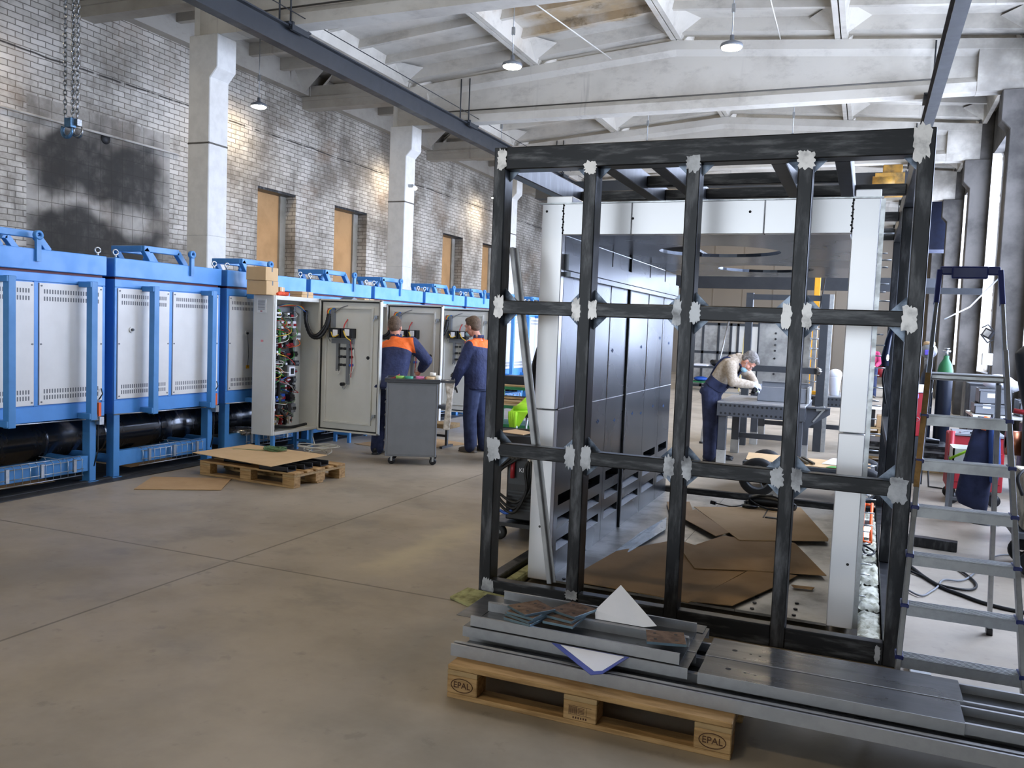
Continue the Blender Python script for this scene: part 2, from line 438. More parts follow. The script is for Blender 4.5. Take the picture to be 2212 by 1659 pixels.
# right wall with tall windows between the columns
cols_y = [-13.59, -7.59, -1.59, 4.41, 10.41, 16.41, 22.41, 28.41, 34.41]
b = MB(); y = Y0; ZWB, ZWT = 1.05, 6.0
rw = [(cy-4.9, cy-.22) for cy in cols_y[4:]]
for a, c in rw:
    b.box((XR, y, 0), (XR+.45, a, 7.4)); b.box((XR, a, ZWT), (XR+.45, c, 7.4)); b.box((XR, a, 0), (XR+.45, c, ZWB)); y = c
b.box((XR, y, 0), (XR+.45, Y1, 7.4))
m_wallr = mat('sooty_plaster', '#57534e', .9, col2='#34322f', scale=1.2, lo=.35, hi=.7, bump=.2, bscale=12)
st(b.build('wall_right', m_wallr))
for i, (a, c) in enumerate(rw):
    w = MB().box((XR+.24, a, ZWB), (XR+.26, c, ZWT)).build('window_%d' % (i+5), m_glow); st(w)
    f = MB()
    for yy in (a+.03, (2*a+c)/3, (a+2*c)/3, c-.03): f.box((XR+.2, yy-.03, ZWB), (XR+.3, yy+.03, ZWT))
    for zz in (ZWB+.03, 3.1, 4.5, ZWT-.03): f.box((XR+.2, a, zz-.03), (XR+.3, c, zz+.03))
    f.build('window_frame', m_wallr, w)
    MB().box((XR-.02, c-.005, ZWB), (XR+.24, c+.004, ZWT)).build('window_reveal', mat('peeling_white_plaster', '#d8d4cc', .85, col2='#9a8c78', scale=6, lo=.5, hi=.7), w)
m_back = mat('beige_wall_panel', '#eee5d4', .8, var=.08, scale=1.5)
bk = MB(); bk.box((XL-.5, Y1, 0), (XR+.5, Y1+.3, 7.6))
for i in range(13):
    xx = XL+.3+i*1.2; bk.box((xx-.02, Y1-.02, 0), (xx+.02, Y1, 7.4), mat('panel_joint', '#7d7466', .8, var=0))
st(bk.build('wall_back', m_back))

ZBM = 5.92
def zt(x): return 6.74+(1-abs(x+3.7)/5.8)*.48
cb = MB()
strips = [(-9.6, -6.6), (-6.6, -3.7), (-3.7, -.75), (-.75, 2.25)]
bays = list(zip(cols_y[:-1], cols_y[1:]))
bays = [(Y0, cols_y[0])]+bays+[(cols_y[-1], Y1)]
for (ya, yb) in bays:
    for (xa, xb) in strips:
        za, zb = zt(xa), zt(xb); P = .34
        cb.prism([(xa, za+P), (xb, zb+P), (xb, zb+P+.06), (xa, za+P+.06)], ya, yb, 'Y')
        for s_, xx, zz in ((1, xa, za), (-1, xb, zb)):      # long ribs, tapering down
            dz = (zb-za)/(xb-xa)
            x0, x1, x2 = xx+s_*.012, xx+s_*.10, xx+s_*.18
            poly = [(x0, zz), (x1, zz), (x2, zz+P+.03), (x0, zz+P+.03)]
            if s_ < 0: poly = poly[::-1]
            cb.prism(poly, ya+.02, yb-.02, 'Y')
            for yy, q in ((ya, 1), (yb, -1)):               # corner haunches
                y0, y1 = yy+q*.16, yy+q*.75
                A = (xx+s_*.09, y0, zz+.02); B = (xx+s_*.09, y1, zz+.02); Cc = (xx+s_*.55, y0, zz+P); D = (xx+s_*.17, y1, zz+P)
                E = (xx+s_*.09, y0, zz+P); 
                cb.add([A, B, Cc, D, E], [(0, 1, 3, 2), (0, 2, 4)])
        n = int(round((yb-ya)/1.0)); 
        for k in range(1, n):                               # cross ribs
            yy = ya+(yb-ya)*k/n; t, h = .05, .15
            cb.prism([(xa+.1, za+P-h), (xb-.1, zb+P-h), (xb-.1, zb+P+.01), (xa+.1, za+P+.01)], yy-t, yy+t, 'Y')
        for yy in (ya+.08, yb-.08):
            cb.prism([(xa+.1, za+.1), (xb-.1, zb+.1), (xb-.1, zb+P+.01), (xa+.1, za+P+.01)], yy-.08, yy+.08, 'Y')
    # aisle slab along the brick wall
    cb.box((XL-.5, ya, 7.25), (-9.6, yb, 7.31)); cb.box((-9.78, ya, 6.95), (-9.6, yb, 7.25)); cb.box((XL, ya+.02, 6.72), (XL+.22, yb-.02, 7.25))
    n = int(round((yb-ya)/1.0))
    for k in range(1, n):
        yy = ya+(yb-ya)*k/n; cb.box((XL+.2, yy-.06, 7.0), (-9.7, yy+.06, 7.26))
    for yy, q in ((ya, 1), (yb, -1)):
        y0, y1 = yy+q*.16, yy+q*.7
        cb.add([(XL+.2, y0, 6.75), (XL+.2, y1, 6.75), (XL+.75, y0, 7.24), (XL+.26, y1, 7.24)], [(0, 1, 3, 2)])
cb.box((2.2, Y0, 7.0), (XR+.5, Y1, 7.5))
st(cb.build('ceiling', m_ceil))
for cy in cols_y:
    yc = cy+.2
    # double-pitched roof beam with flanges
    bm_ = MB(); x0, x1 = -9.75, 2.15
    bm_.prism([(yc-.15, ZBM), (yc+.15, ZBM), (yc+.15, ZBM+.16), (yc+.07, ZBM+.26), (yc-.07, ZBM+.26), (yc-.15, ZBM+.16)], x0, x1, 'X')
    xs = [x0, -3.7, x1]
    for xa, xb in ((x0, -3.7), (-3.7, x1)):
        za, zb = zt(xa), zt(xb)
        bm_.prism([(xa, ZBM+.2), (xb, ZBM+.2), (xb, zb-.2), (xa, za-.2)], yc-.06, yc+.06, 'Y')
        prof = [(-.16, 0.), (.16, 0.), (.16, -.17), (.06, -.27), (-.06, -.27), (-.16, -.17)]
        vs = [(xa, yc+p[0], za+p[1]) for p in prof]+[(xb, yc+p[0], zb+p[1]) for p in prof]
        bm_.add(vs, [tuple(range(6)), tuple(range(6, 12))[::-1]]+[(i, 6+i, 6+(i+1) % 6, (i+1) % 6) for i in range(6)])
    for xe in (x0, x1):
        bm_.box((min(xe, xe+math.copysign(.7, -3.7-xe)), yc-.156, ZBM-.004), (max(xe, xe+math.copysign(.7, -3.7-xe)), yc+.156, zt(xe)-.02))
    st(bm_.build('roof_beam', m_ceil, fixn=True))
    ab = MB().box((XL, yc-.15, 6.45), (-9.9, yc+.15, 6.95)).box((XL, yc-.19, 6.62), (-9.9, yc+.19, 6.7))
    st(ab.build('aisle_beam', m_ceil))
    # column with a corbel towards the hall
    c = MB(); xo = -9.92
    c.prism([(xo, 0), (-9.5, 0), (-9.5, 5.27), (-9.36, 5.42), (-9.36, 5.92), (xo, 5.92)], cy, cy+.42, 'Y'); c.box((xo, cy+.1, 5.9), (xo+.2, cy+.32, 6.96))
    c.box((xo-.006, cy-.006, 2.87), (-9.494, cy+.426, 2.90), mat('white_band', '#cfccc4', .8, var=.05))
    c.box((xo-.006, cy-.006, 4.27), (-9.494, cy+.426, 4.31), mat('dark_band', '#5b5750', .8, var=.05))
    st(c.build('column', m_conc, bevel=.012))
    c = MB()
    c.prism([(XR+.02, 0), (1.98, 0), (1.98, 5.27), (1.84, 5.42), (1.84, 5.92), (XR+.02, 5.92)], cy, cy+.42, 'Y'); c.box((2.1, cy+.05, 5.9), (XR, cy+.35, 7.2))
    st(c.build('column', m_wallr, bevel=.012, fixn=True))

# ------------------------------------------------------------ overhead: crane beams, lamps, chain hoist, conduits
def ibeam(name, label, x, z0, h, w, y0, y1):
    t = T(name, label, 'crane beam', (x, y0, z0))
    p = MB(); tf, tw = .022, .014
    p.box((x-w/2, y0, z0), (x+w/2, y1, z0+tf)); p.box((x-w/2, y0, z0+h-tf), (x+w/2, y1, z0+h)); p.box((x-tw/2, y0, z0+tf), (x+tw/2, y1, z0+h-tf))
    p.build('beam', m_crane, t)
    for cy in cols_y[2:]:
        yc = cy+.2
        if not (y0 < yc < y1): continue
        for dy in (-.2, .2):
            for dx in ((-.1, .1) if x < -3 else (0.,)):
                MB().cyl((x+dx, yc+dy, z0+h-.02), (x+dx, yc+dy, zt(x)-.04), .014, n=8).build('hanger_rod', m_crane, t)
        MB().box((x-w/2-.04, yc-.27, z0+h), (x+w/2+.04, yc+.27, z0+h+.03)).box((x-w/2-.05, yc-.2, z0+h-.07), (x-w/2, yc+.2, z0+h+.05)).box((x+w/2, yc-.2, z0+h-.07), (x+w/2+.05, yc+.2, z0+h+.05)).build('clamp', m_crane, t)
    return t
ibeam('crane_beam', 'long dark steel crane beam hung from the roof beams above the row of blue furnaces', -8.12, 5.58, .33, .17, -13., 35.)
ibeam('crane_beam', 'dark steel crane beam hung from the roof near the tall windows', .78, 5.56, .33, .17, -13., 35.)

def lamp(x, y, label, ztop=None, on=True, z=5.88):
    ztop = 7.26 if x < -9.6 else zt(x)+.35
    t = T('pendant_lamp', label, 'lamp', (x, y, z), 'pendant lamps under the roof')
    MB().cyl((x, y, z+.16), (x, y, ztop), .008, n=6).build('suspension_rod', m_galv, t)
    MB().lathe([(0, .17), (.03, .17), (.035, .1), (.09, .075), (.155, .045), (.165, .015), (.165, 0), (.15, -.005)], (x, y, z), n=28).build('lamp_shade', m_greyp, t)
    MB().lathe([(.15, -.004), (.14, -.02), (.08, -.035), (0.001, -.04)], (x, y, z), n=28).build('diffuser', m_lampglass if on else m_greyp, t)
    MB().box((x-.025, y-.02, z+.5), (x+.025, y+.02, z+.62)).build('connector_box', m_galv, t)
    return t
lamp(-5.6, 13.0, 'lit pendant lamp hanging in front of the water-stained roof slab')
lamp(-2.1, 13.0, 'lit pendant lamp in front of the middle of the nearest full roof beam')
lamp(-11.6, 14.1, 'lit pendant lamp hanging against the brick wall beside the nearest concrete column')
lamp(-4.95, 19.5, 'pendant lamp on a thin rod behind the first roof beam, above the black frame')
lamp(-1.75, 19.5, 'pendant lamp with dark housing just above the top rail of the black frame')
for x_, y_, l_ in ((-5.6, 7., 'added unseen pendant lamp over the open floor before the furnaces, nearer the left crane beam'), (-2.1, 7., 'added unseen pendant lamp over the rear of the black frame'), (-5.6, 1., 'added unseen pendant lamp over the bare floor left of the sheet metal pallet'), (-2.1, 1., 'added unseen pendant lamp over the camera side of the sheet metal pallet'),  # these four hang out of view, added to light the near hall
                   (-4.9, 26., 'lit pendant lamp over the far bench and panelled gate'), (-1.8, 26., 'lit pendant lamp beside the far yellow crane post'), (-11.6, 8., 'lit pendant lamp in the brick wall aisle left of the sooty blockwork'), (-11.6, 20., 'lit pendant lamp in the brick wall aisle behind the second column'), (-11.6, 26., 'lit pendant lamp in the brick wall aisle behind the third column'),
                   (-5.2, 33.9, 'added lit pendant lamp at the far wall, left one'), (-1.4, 33.9, 'added lit pendant lamp at the far wall, right one'), (-8.4, 19., 'lit pendant lamp over the far furnaces')):  # the far wall pair is added to brighten the back wall
    lamp(x_, y_, l_)
# thin conduits and wires under the slabs
w = MB().cyl((-5.55, 12.4, 7.0), (-4.9, 16.2, 6.9), .012, n=6); tag(w.build('cable_conduit', mat('white_conduit', '#d5d1c6', .6, var=0)), 'thin white conduit slanting under the stained roof slab beside a lamp', 'conduit')
w = MB().cyl((-1.72, 13.2, 6.95), (-1.75, 16.1, 6.95), .012, n=6); tag(w.build('cable_conduit', _M['white_conduit']), 'thin white conduit beside the lamp in the middle of the ceiling', 'conduit')
for cy, a in ((10.41, 0), (16.41, 1), (22.41, 2)):
    w = MB().cyl((-8.6, cy+.02, 6.16), (1.0, cy+.02, 6.16), .014, n=6)
    tag(w.build('cable_conduit', mat('dark_conduit', '#4a463f', .6, var=0)), ['dark conduit running along the roof beam at the upper left', 'dark conduit running along the big roof beam across the hall', 'dark conduit along the roof beam beyond the black frame'][a], 'conduit')
w = MB().tube([(-7.8, 6., 6.0), (-7.8, 16.6, 5.97), (-7.8, 30, 6.0)], .008, n=5); tag(w.build('crane_cable', m_black), 'thin cable stretched beside the left crane beam', 'cable')
w = MB().tube([(XL+.04, -2, 4.66), (XL+.04, 12.55, 4.66), (XL+.03, 12.7, 4.66)], .022, n=8); tag(w.build('conduit_pipe', m_conc), 'grey conduit pipe running across the sooty blockwork of the brick wall', 'pipe')
w = MB().lathe([(0, .06), (.09, .06), (.1, 0)], (0, 0, 0), n=18, axis='X'); o = w.build('wall_vent_hole', m_black); o.location = (XL-.04, 10.99, 4.6); tag(o, 'round black hole in the blockwork under the conduit pipe', 'vent hole')
l = T('security_light', 'small white light fixed to the side of the second concrete column', 'lamp', (-9.46, 16.6, 4.3))
MB().box((-9.5, 16.55, 4.62), (-9.38, 16.65, 4.68)).build('bracket', m_galv, l); MB().ell((-9.36, 16.6, 4.6), (.05, .05, .04)).build('lens', m_spot, l)

# chain hoist hanging at the upper left
def chain(pts_top, pts_bot, m, parent, name='chain'):
    p = MB(); a, c = Vector(pts_top), Vector(pts_bot); L = (a-c).length; n = int(L/.052); dirz = (c-a).normalized()
    for i in range(n):
        ce = a+dirz*(L*(i+.5)/n); rot = i % 2
        ax = Vector((.8, .6, 0)) if rot else Vector((-.6, .8, 0))
        hw, hl = .017, .033
        pts = [ce+ax*(hw*math.cos(t))+Vector((0, 0, 1))*(hl*math.sin(t)) for t in [2*PI*k/8 for k in range(8)]]
        p.tube(pts, .0075, n=5, closed=True)
    return p.build(name, m, parent)
hx, hy = -8.37, 7.0
t = T('chain_hoist', 'hanging steel hoist chains with a hook block in front of the sooty wall', 'chain hoist', (hx, hy, 3.75))
m_chain = mat('chain_steel', '#8d8f90', .3, .9, var=.2, scale=40)
for dx, dy in ((-.085, 0), (-.02, .05), (.05, .0), (.085, .03)):
    chain((hx+dx, hy+dy, 5.6), (hx+dx*.9, hy+dy, 3.78), m_chain, t)
hk = MB()
hk.box((hx-.05, hy-.035, 3.68), (hx+.05, hy+.035, 3.78))
hk.tube(arc((hx-.045, hy, 3.65), .075, -.2*PI+PI, 2.15*PI+.2, 14), [.022]*10+[.02, .017, .014, .01, .006], n=8)
hk.build('hook', mat('blue_hook', '#5b7f9c', .35, .6, var=.2, scale=20), t)
MB().tube(arc((hx+.07, hy+.04, 3.65), .07, -.3*PI+PI, 2.2*PI, 14), [.02]*10+[.018, .016, .013, .01, .006], n=8).box((hx+.03, hy+.01, 3.7), (hx+.1, hy+.07, 3.77)).build('hook', m_chain, t)

# ------------------------------------------------------------ the row of blue chamber furnaces
FX = -6.8
def make_furnace(lever_y, lug_y):
    t = T('chamber_furnace', 'x', 'furnace')
    b = MB(); b.box((-2.0, 0, .63), (-.012, 1.47, 1.962)); b.box((-.012, 0, .63), (0, 1.47, .77)); b.box((-.012, 0, 1.885), (0, 1.47, 1.962))
    for a, c in ((0, .03), (.705, .75), (1.435, 1.47)): b.box((-.012, a, .77), (0, c, 1.885))
    b.build('casing', m_blue, t, True, bevel=.004)
    MB().box((-1.98, .02, 1.962), (-.02, 1.45, 1.985)).build('gasket', m_red, t, True)
    MB().box((-2.0, -.01, 1.985), (.012, 1.475, 2.17)).build('lid', m_blue, t, True, bevel=.006)
    for a, c in ((.035, .70), (.755, 1.43)):
        p = MB(); p.box((-.012, a, .785), (.008, c, 1.875), m_white)
        for zz in (1.80, 1.735, .85, .905):
            n = 22
            for k in range(n):
                yy = a+.05+(c-a-.1)*k/(n-1); p.box((.006, yy-.0065, zz-.019), (.0088, yy+.0065, zz+.019), m_slot)
        for (yy, zz) in ((a+.015, 1.33), (c-.015, 1.33), (a+.02, .81), (c-.02, .81), (a+.02, 1.85), (c-.02, 1.85)): p.cyl((.007, yy, zz), (.014, yy, zz), .008, m_greyp, 8)
        p.build('panel', None, t, True)
    for yy in (.38, 1.21):
        g = MB(); g.box((.09, yy-.035, .62), (.16, yy+.035, 1.915)); g.box((0, yy-.05, 1.86), (.157, yy+.032, 1.912)); g.box((0, yy-.05, .63), (.157, yy+.032, .685))
        g.cyl((.125, yy, 1.9), (.125, yy+.06, 1.9), .013, n=8); g.cyl((.125, yy, .66), (.125, yy+.06, .66), .013, n=8)
        g.build('guide_bar', m_blued, t, True, bevel=.004)
    lv = MB(); y0 = lever_y
    for xx in (-.1, -.5):
        lv.bar((xx, y0, 2.165), (xx, y0-.10, 2.30), .06, .06); lv.bar((xx, y0-.12, 2.30), (xx, y0+.36, 2.30), .06, .06); lv.bar((xx, y0+.35, 2.30), (xx, y0+.47, 2.165), .06, .06)
    lv.bar((-.5, y0-.1, 2.30), (-.1, y0-.1, 2.30), .06, .06)
    lv.cyl((-.3, y0+.1, 2.2), (-.3, y0+.2, 2.33), .02)
    lv.build('lifting_lever', m_blued, t, True, bevel=.004)
    lg = MB(); lg.bar((.02, lug_y, 2.06), (.02, lug_y, 2.28), .045, .03, up=(1, 0, 0)); lg.lathe([(.02, -.018), (.042, -.018), (.042, .018), (.02, .018), (.02, -.018)], (.02, lug_y, 2.29), n=16, axis='X')
    lg.build('lifting_lug', m_blued, t, True)
    for yy in (.05, 1.42):
        MB().cyl((-.05, yy, 2.17), (-.05, yy, 2.2), .012).tube(arc((-.05, yy, 2.225), .026, 0, 2*PI-.01, 14, (.3, .95, 0)), .008, n=6, closed=False).build('eye_bolt', m_galv, t, True)
    lf = MB(); lf.box((-.1, 0, 0), (0, .075, .64)); lf.box((-.12, -.02, 0), (.02, .095, .008)); lf.build('leg', m_blued, t, True, bevel=.004)
    lf = MB(); lf.box((-.1, 1.30, 0), (0, 1.375, .72)); lf.box((-.12, 1.28, 0), (.02, 1.395, .008)); lf.build('leg', m_blued, t, True, bevel=.004)
    for yy in (0, 1.30): MB().box((-2.0, yy, 0), (-1.9, yy+.075, .64)).build('leg', m_blued, t, True)
    MB().box((-.085, .07, .11), (-.015, 1.305, .26)).box((-1.95, .02, .12), (-1.88, 1.35, .24)).box((-1.9, .02, .14), (-.09, .07, .22)).box((-1.9, 1.31, .14), (-.09, 1.36, .22)).build('crossbar', m_blued, t, True, bevel=.003)
    tr = MB()
    for zz, xx in ((.265, -.005), (.235, .03), (.15, .035), (.09, .035), (.085, 0)): tr.cyl((xx, .32, zz), (xx, 1.2, zz), .004, n=5)
    for k in range(12): yy = .34+k*.077; tr.tube([(-.005, yy, .265), (.035, yy, .24), (.035, yy, .09), (0, yy, .085)], .003, n=5)
    for yy in (.42, .76, 1.1): tr.box((.028, yy-.015, .13), (.05, yy+.015, .25))
    tr.build('cable_tray', m_galv, t, True)
    rk = MB()
    for k in range(12): xx = -1.7+k*.13; rk.tube([(xx, 1.24, .2), (xx, 1.27, .12), (xx, 1.31, .12)], .004, n=5)
    rk.cyl((-1.7, 1.24, .2), (-.27, 1.24, .2), .004, n=5)
    rk.build('wire_basket', m_galv, t, True)
    sw = MB(); sw.box((.0, 1.30, .60), (.05, 1.36, .80), m_greyp); sw.box((.05, 1.335, .64), (.075, 1.365, .77), m_orange); sw.box((.0, 1.36, .555), (.06, 1.41, .63), m_galv)
    sw.tube([(.03, 1.37, .79), (.05, 1.40, .85), (.02, 1.41, .9)], .006, m_black, 6); sw.tube([(.01, 1.385, .56), (.012, 1.385, .3), (.0, 1.35, .15)], .006, m_black, 6)
    sw.build('limit_switch', None, t, True)
    MB().cyl((.02, -.02, .635), (.02, 1.3, .615), .006, n=6).build('tie_rod', m_galv, t, True)
    nz = MB(); nz.cyl((-.75, .5, .63), (-.75, .5, .5), .06); nz.cyl((-.75, .5, .56), (-.75, .5, .585), .1)
    nz.build('exhaust_nozzle', m_greyp, t, True); MB().cyl((-.75, 1.15, .63), (-.75, 1.15, .5), .045).build('exhaust_nozzle', m_galv, t, True)
    return t
ORD = ['blue furnace with white panels, cut off by the photo edge beside the chains', 'whole blue and white furnace standing directly behind the loose floor cardboard and pallet',
       'blue furnace partly hidden by the first open control cabinet and the tall boxes', 'blue furnace behind the first open cabinet door', 'blue furnace behind the second control cabinet',
       'blue furnace behind the third control cabinet', 'blue furnace just before the black frame, behind the standing worker',
       'blue furnace seen through the black frame above the green rack, nearer one', 'blue furnace seen through the black frame beside the hanging hoses, farther one', 'last blue furnace in the row, at the far end behind the steel chamber']
fA = make_furnace(.45, .73); fB = make_furnace(.55, 1.0)
for k in range(10):
    src = fA if k % 2 == 0 else fB
    o = src if k < 2 else copy_tree(src)
    o.location = (FX, 4.62+1.58*k, 0); o['label'] = ORD[k]; o['group'] = 'blue chamber furnaces in a row'
for k, y_, z_ in ((1, .2, 1.47), (2, .33, 1.45)):
    f_ = [o for o in COL.objects if o.name.startswith('chamber_furnace') and abs(o.location.y-(4.62+1.58*k)) < .01][0]
    MB().cyl((.008, y_, z_), (.02, y_, z_), .03, m_white, 16).cyl((.02, y_, z_), (.035, y_, z_), .014, m_blackp, 12).build('latch_knob', None, f_, True)
    if k == 2: MB().tube([(.03, y_, z_-.01), (.022, y_+.03, z_-.25), (.02, y_+.02, z_-.4)], .003, m_black, 5).box((.012, y_-.0, z_-.42), (.018, y_+.05, z_-.38), m_yellow).build('key_tag', None, f_, True)
p = T('exhaust_duct', 'thick glossy black duct running under the blue furnaces', 'duct', (-7.55, 0, .35))
d = MB(); d.cyl((-7.55, 1., .35), (-7.55, 21., .35), .205, n=40)
d.build('pipe', m_pipe, p)
for yy in (5.9, 6.6, 7.35, 8.2): MB().lathe([(.207, -.02), (.211, -.015), (.211, .015), (.207, .02)], (-7.55, yy, .35), n=40, axis='Y').build('joint_band', m_pipe, p)
for yy in (4.9, 7.0, 9.2): MB().box((-7.7, yy-.05, 0), (-7.4, yy+.05, .16)).build('saddle', m_blackp, p)
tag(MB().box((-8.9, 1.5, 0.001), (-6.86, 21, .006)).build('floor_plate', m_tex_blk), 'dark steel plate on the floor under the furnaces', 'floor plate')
r = MB(); r.box((-6.86, 1.5, 0), (-6.80, 21, .012)); r.box((-6.70, 1.5, 0.), (-6.64, 21, .010)); r.box((-6.82, 1.5, 0), (-6.68, 21, .004))
tag(r.build('floor_rail', mat('dark_rail', '#3a3b3c', .5, .3, var=.1)), 'dark flat rail on the floor along the front of the furnaces', 'rail')
for (y_, x_, s_) in ((4.9, -7.9, .5), (5.7, -7.6, .6), (7.1, -7.95, .5)):
    MBo = MB().sheet([(x_, y_, .007), (x_+s_*.6, y_+.1, .007), (x_+s_*.55, y_+s_, .007), (x_-.05, y_+s_*.9, .007)], .004)
tag(MB().sheet([(-7.6, 5.2, .007), (-7.1, 5.25, .007), (-7.05, 5.75, .007), (-7.6, 5.8, .007)], .004).build('cardboard_sheet', m_card), 'brown cardboard lying under the furnace at the photo edge', 'cardboard', 'cardboard sheets')
tag(MB().sheet([(-7.7, 6.7, .007), (-7.1, 6.7, .007), (-7.1, 7.4, .007), (-7.75, 7.35, .007)], .004).build('cardboard_sheet', m_card), 'brown cardboard lying under the whole blue furnace', 'cardboard', 'cardboard sheets')

# ------------------------------------------------------------ open control cabinets
def make_cabinet(loc):
    """origin: front left bottom edge; x out towards the hall, y along the row"""
    t = T('control_cabinet', 'x', 'cabinet', loc)
    Wd, Dp, z0, z1 = .91, .29, .27, 1.905
    b = MB(); e = .018
    b.box((-Dp, 0, z0), (0, e, z1), m_cabinet); b.box((-Dp, Wd-e, z0), (0, Wd, z1), m_cabinet)
    b.box((-Dp, e, z1-e), (0, Wd-e, z1), m_cabinet); b.box((-Dp, e, z0), (0, Wd-e, z0+e), m_cabinet); b.box((-Dp, e, z0+e), (-Dp+e, Wd-e, z1-e), m_cabin)
    for lo, hi in (((-.012, e, z0), (.008, .05, z1)), ((-.012, Wd-.03, z0), (.008, Wd-e, z1)), ((-.0121, .05, z1-.05), (.0078, Wd-.03, z1-.0005)), ((-.0121, .05, z0+.0005), (.0078, Wd-.03, z0+.04))): b.box(lo, hi, m_cabinet)
    b.build('body', None, t, True, bevel=.004)
    v = MB(); v.box((-.23, -.012, 1.70), (-.10, 0, 1.86), m_white)
    for k in range(9): v.box((-.215, -.0135, 1.735+k*.013), (-.115, -.011, 1.741+k*.013), m_slot)
    v.box((-.18, -.014, 1.712), (-.15, -.011, 1.722), m_redp); v.build('vent', None, t, True)
    MB().box((-.17, -.006, 1.36), (-.14, -.0005, 1.385), mat('pink_label', '#e08a90', .6, var=0)).build('sticker', None, t, True)
    # gear on the mounting plate
    pl = MB(); pl.box((-Dp+.02, .06, z0+.1), (-Dp+.03, .66, z1-.1)); pl.build('mounting_plate', m_galv, t, True)
    X = -Dp+.03
    rnd = random.Random(5)
    rows = [(1.68, .09, [m_white, m_paper, m_greyp, m_blackp]), (1.57, .10, [m_white, m_paper, m_blackp]), (1.43, .10, [m_paper, m_white, m_blackp]), (1.32, .07, [m_blackp, m_darkpaint, m_redp]), (1.21, .10, [m_greyp, m_blackp, m_paper, m_darkpaint]), (1.10, .08, [m_blackp, m_darkpaint, m_greyp]),
            (1.0, .08, [m_blackp, m_greyp, m_white]), (.90, .08, [m_redp, m_wire['blue'], m_blackp, m_darkpaint]), (.80, .08, [m_green, m_blackp, m_paper]), (.68, .10, [m_blackp, m_darkpaint, m_wire['blue']]), (.55, .12, [m_blackp, m_orange, m_greyp, m_darkpaint]), (.40, .09, [m_white, m_blackp, m_wire['yellow'], m_redp])]
    for zz, h, ms in rows:
        y = .09
        MB().box((X, .07, zz-h/2-.022), (X+.02, .62, zz-h/2-.008)).build('terminal_rail', m_galv, t, True)
        while y < .58:
            w = rnd.choice((.03, .045, .06, .09)); d = rnd.uniform(.07, .16); hh = h*rnd.uniform(.6, 1)
            c = MB(); m0 = rnd.choice(ms); c.box((X, y, zz-hh/2), (X+d, y+w-.004, zz+hh/2), m0); c.box((X+d, y+.005, zz-hh*.2), (X+d+.012, y+w-.008, zz+hh*.15), rnd.choice((m_paper, m_blackp, m_redp, m_greyp)))
            c.build('relay', None, t, True, bevel=.002)
            y += w
    MB().box((X, .36, .94), (X+.2, .5, 1.08), m_greyp).box((X+.2, .375, .955), (X+.215, .485, 1.065), m_paper).box((X+.214, .40, .975), (X+.22, .46, 1.045), m_blackp).build('power_supply', None, t, True, bevel=.003)
    tr = MB()
    for yy in (.055, .335, .66): tr.box((X, yy-.018, z0+.15), (X+.06, yy+.018, z1-.12))
    tr.build('cable_duct', m_greyp, t, True)
    keys = list(m_wire)
    for k in range(54):
        ya, za = rnd.uniform(.08, .62), rnd.choice([r[0] for r in rows])+rnd.uniform(-.08, .08)
        yb, zb = rnd.choice((.055, .335, .64)), za+rnd.uniform(-.3, .3)
        zb = min(max(zb, .35), 1.75)
        pts = spline([(X+.05, ya, za), (X+.16+rnd.uniform(0, .08), (ya+yb)/2, (za+zb)/2-.03), (X+.05, yb, zb)], 5)
        MB().tube(pts, .0045, n=5).build('wire', m_wire[rnd.choice(keys)], t, True)
    MB().tube(spline([(X+.08, .33, 1.75), (X+.1, .32, 1.4), (X+.09, .33, 1.0), (X+.12, .31, .6), (X+.08, .34, .4)], 6), .016, n=8).build('wire_bundle', m_wire['green'], t, True)
    MB().tube(spline([(X+.1, .30, 1.2), (X+.14, .28, .9), (X+.12, .3, .6), (X+.2, .35, .45)], 6), .022, n=8).build('wire_bundle', m_black, t, True)
    # loose black cable at the bottom
    MB().tube(spline([(-.05, .1, z0+.05), (-.2, .3, z0+.06), (-.1, .5, z0+.05), (-.06, .75, z0+.07)], 6), .018, n=8).build('loose_cable', m_black, t, True)
    # door swung open at a right angle: lies in the plane y = Wd, from x=0 to x=.9
    d = T('door', None, None); d.parent = t
    q = MB(); DW = .9; y = Wd-.01
    q.box((.01, y, z0-.01), (DW, y+.025, z1), m_cabinet)
    for lo, hi in (((.01, y-.03, z0-.01), (.03, y, z1)), ((DW-.02, y-.03, z0-.01), (DW, y, z1)), ((.01, y-.03, z1-.02), (DW, y, z1)), ((.01, y-.03, z0-.01), (DW, y, z0+.01))): q.box(lo, hi, m_cabinet)
    q.build('door_leaf', m_cabin, d, True, bevel=.003)
    q = MB()
    for lo, hi in (((.032, y-.014, z0+.012), (.046, y, z1-.022)), ((DW-.036, y-.014, z0+.012), (DW-.022, y, z1-.022)), ((.032, y-.014, z1-.036), (DW-.022, y, z1-.022)), ((.032, y-.014, z0+.012), (DW-.022, y, z0+.026))): q.box(lo, hi)
    q.build('seal', m_black, d, True)
    q = MB()
    for lo, hi in (((.1, y-.022, z0+.1), (.125, y, z1-.09)), ((DW-.135, y-.022, z0+.1), (DW-.11, y, z1-.09)), ((.125, y-.022, z1-.115), (DW-.135, y, z1-.09)), ((.125, y-.022, z0+.1), (DW-.135, y, z0+.125))): q.box(lo, hi)
    q.build('stiffening_frame', m_cabinet, d, True, bevel=.003)
    # controls on the inside of the door
    q = MB(); q.box((.20, y-.09, 1.43), (.36, y, 1.55), m_blackp); q.box((.38, y-.09, 1.43), (.54, y, 1.55), m_blackp)
    q.box((.26, y-.094, 1.45), (.33, y-.088, 1.53), m_paper); q.box((.43, y-.094, 1.46), (.5, y-.088, 1.54), m_paper); q.build('controller', None, d, True, bevel=.003)
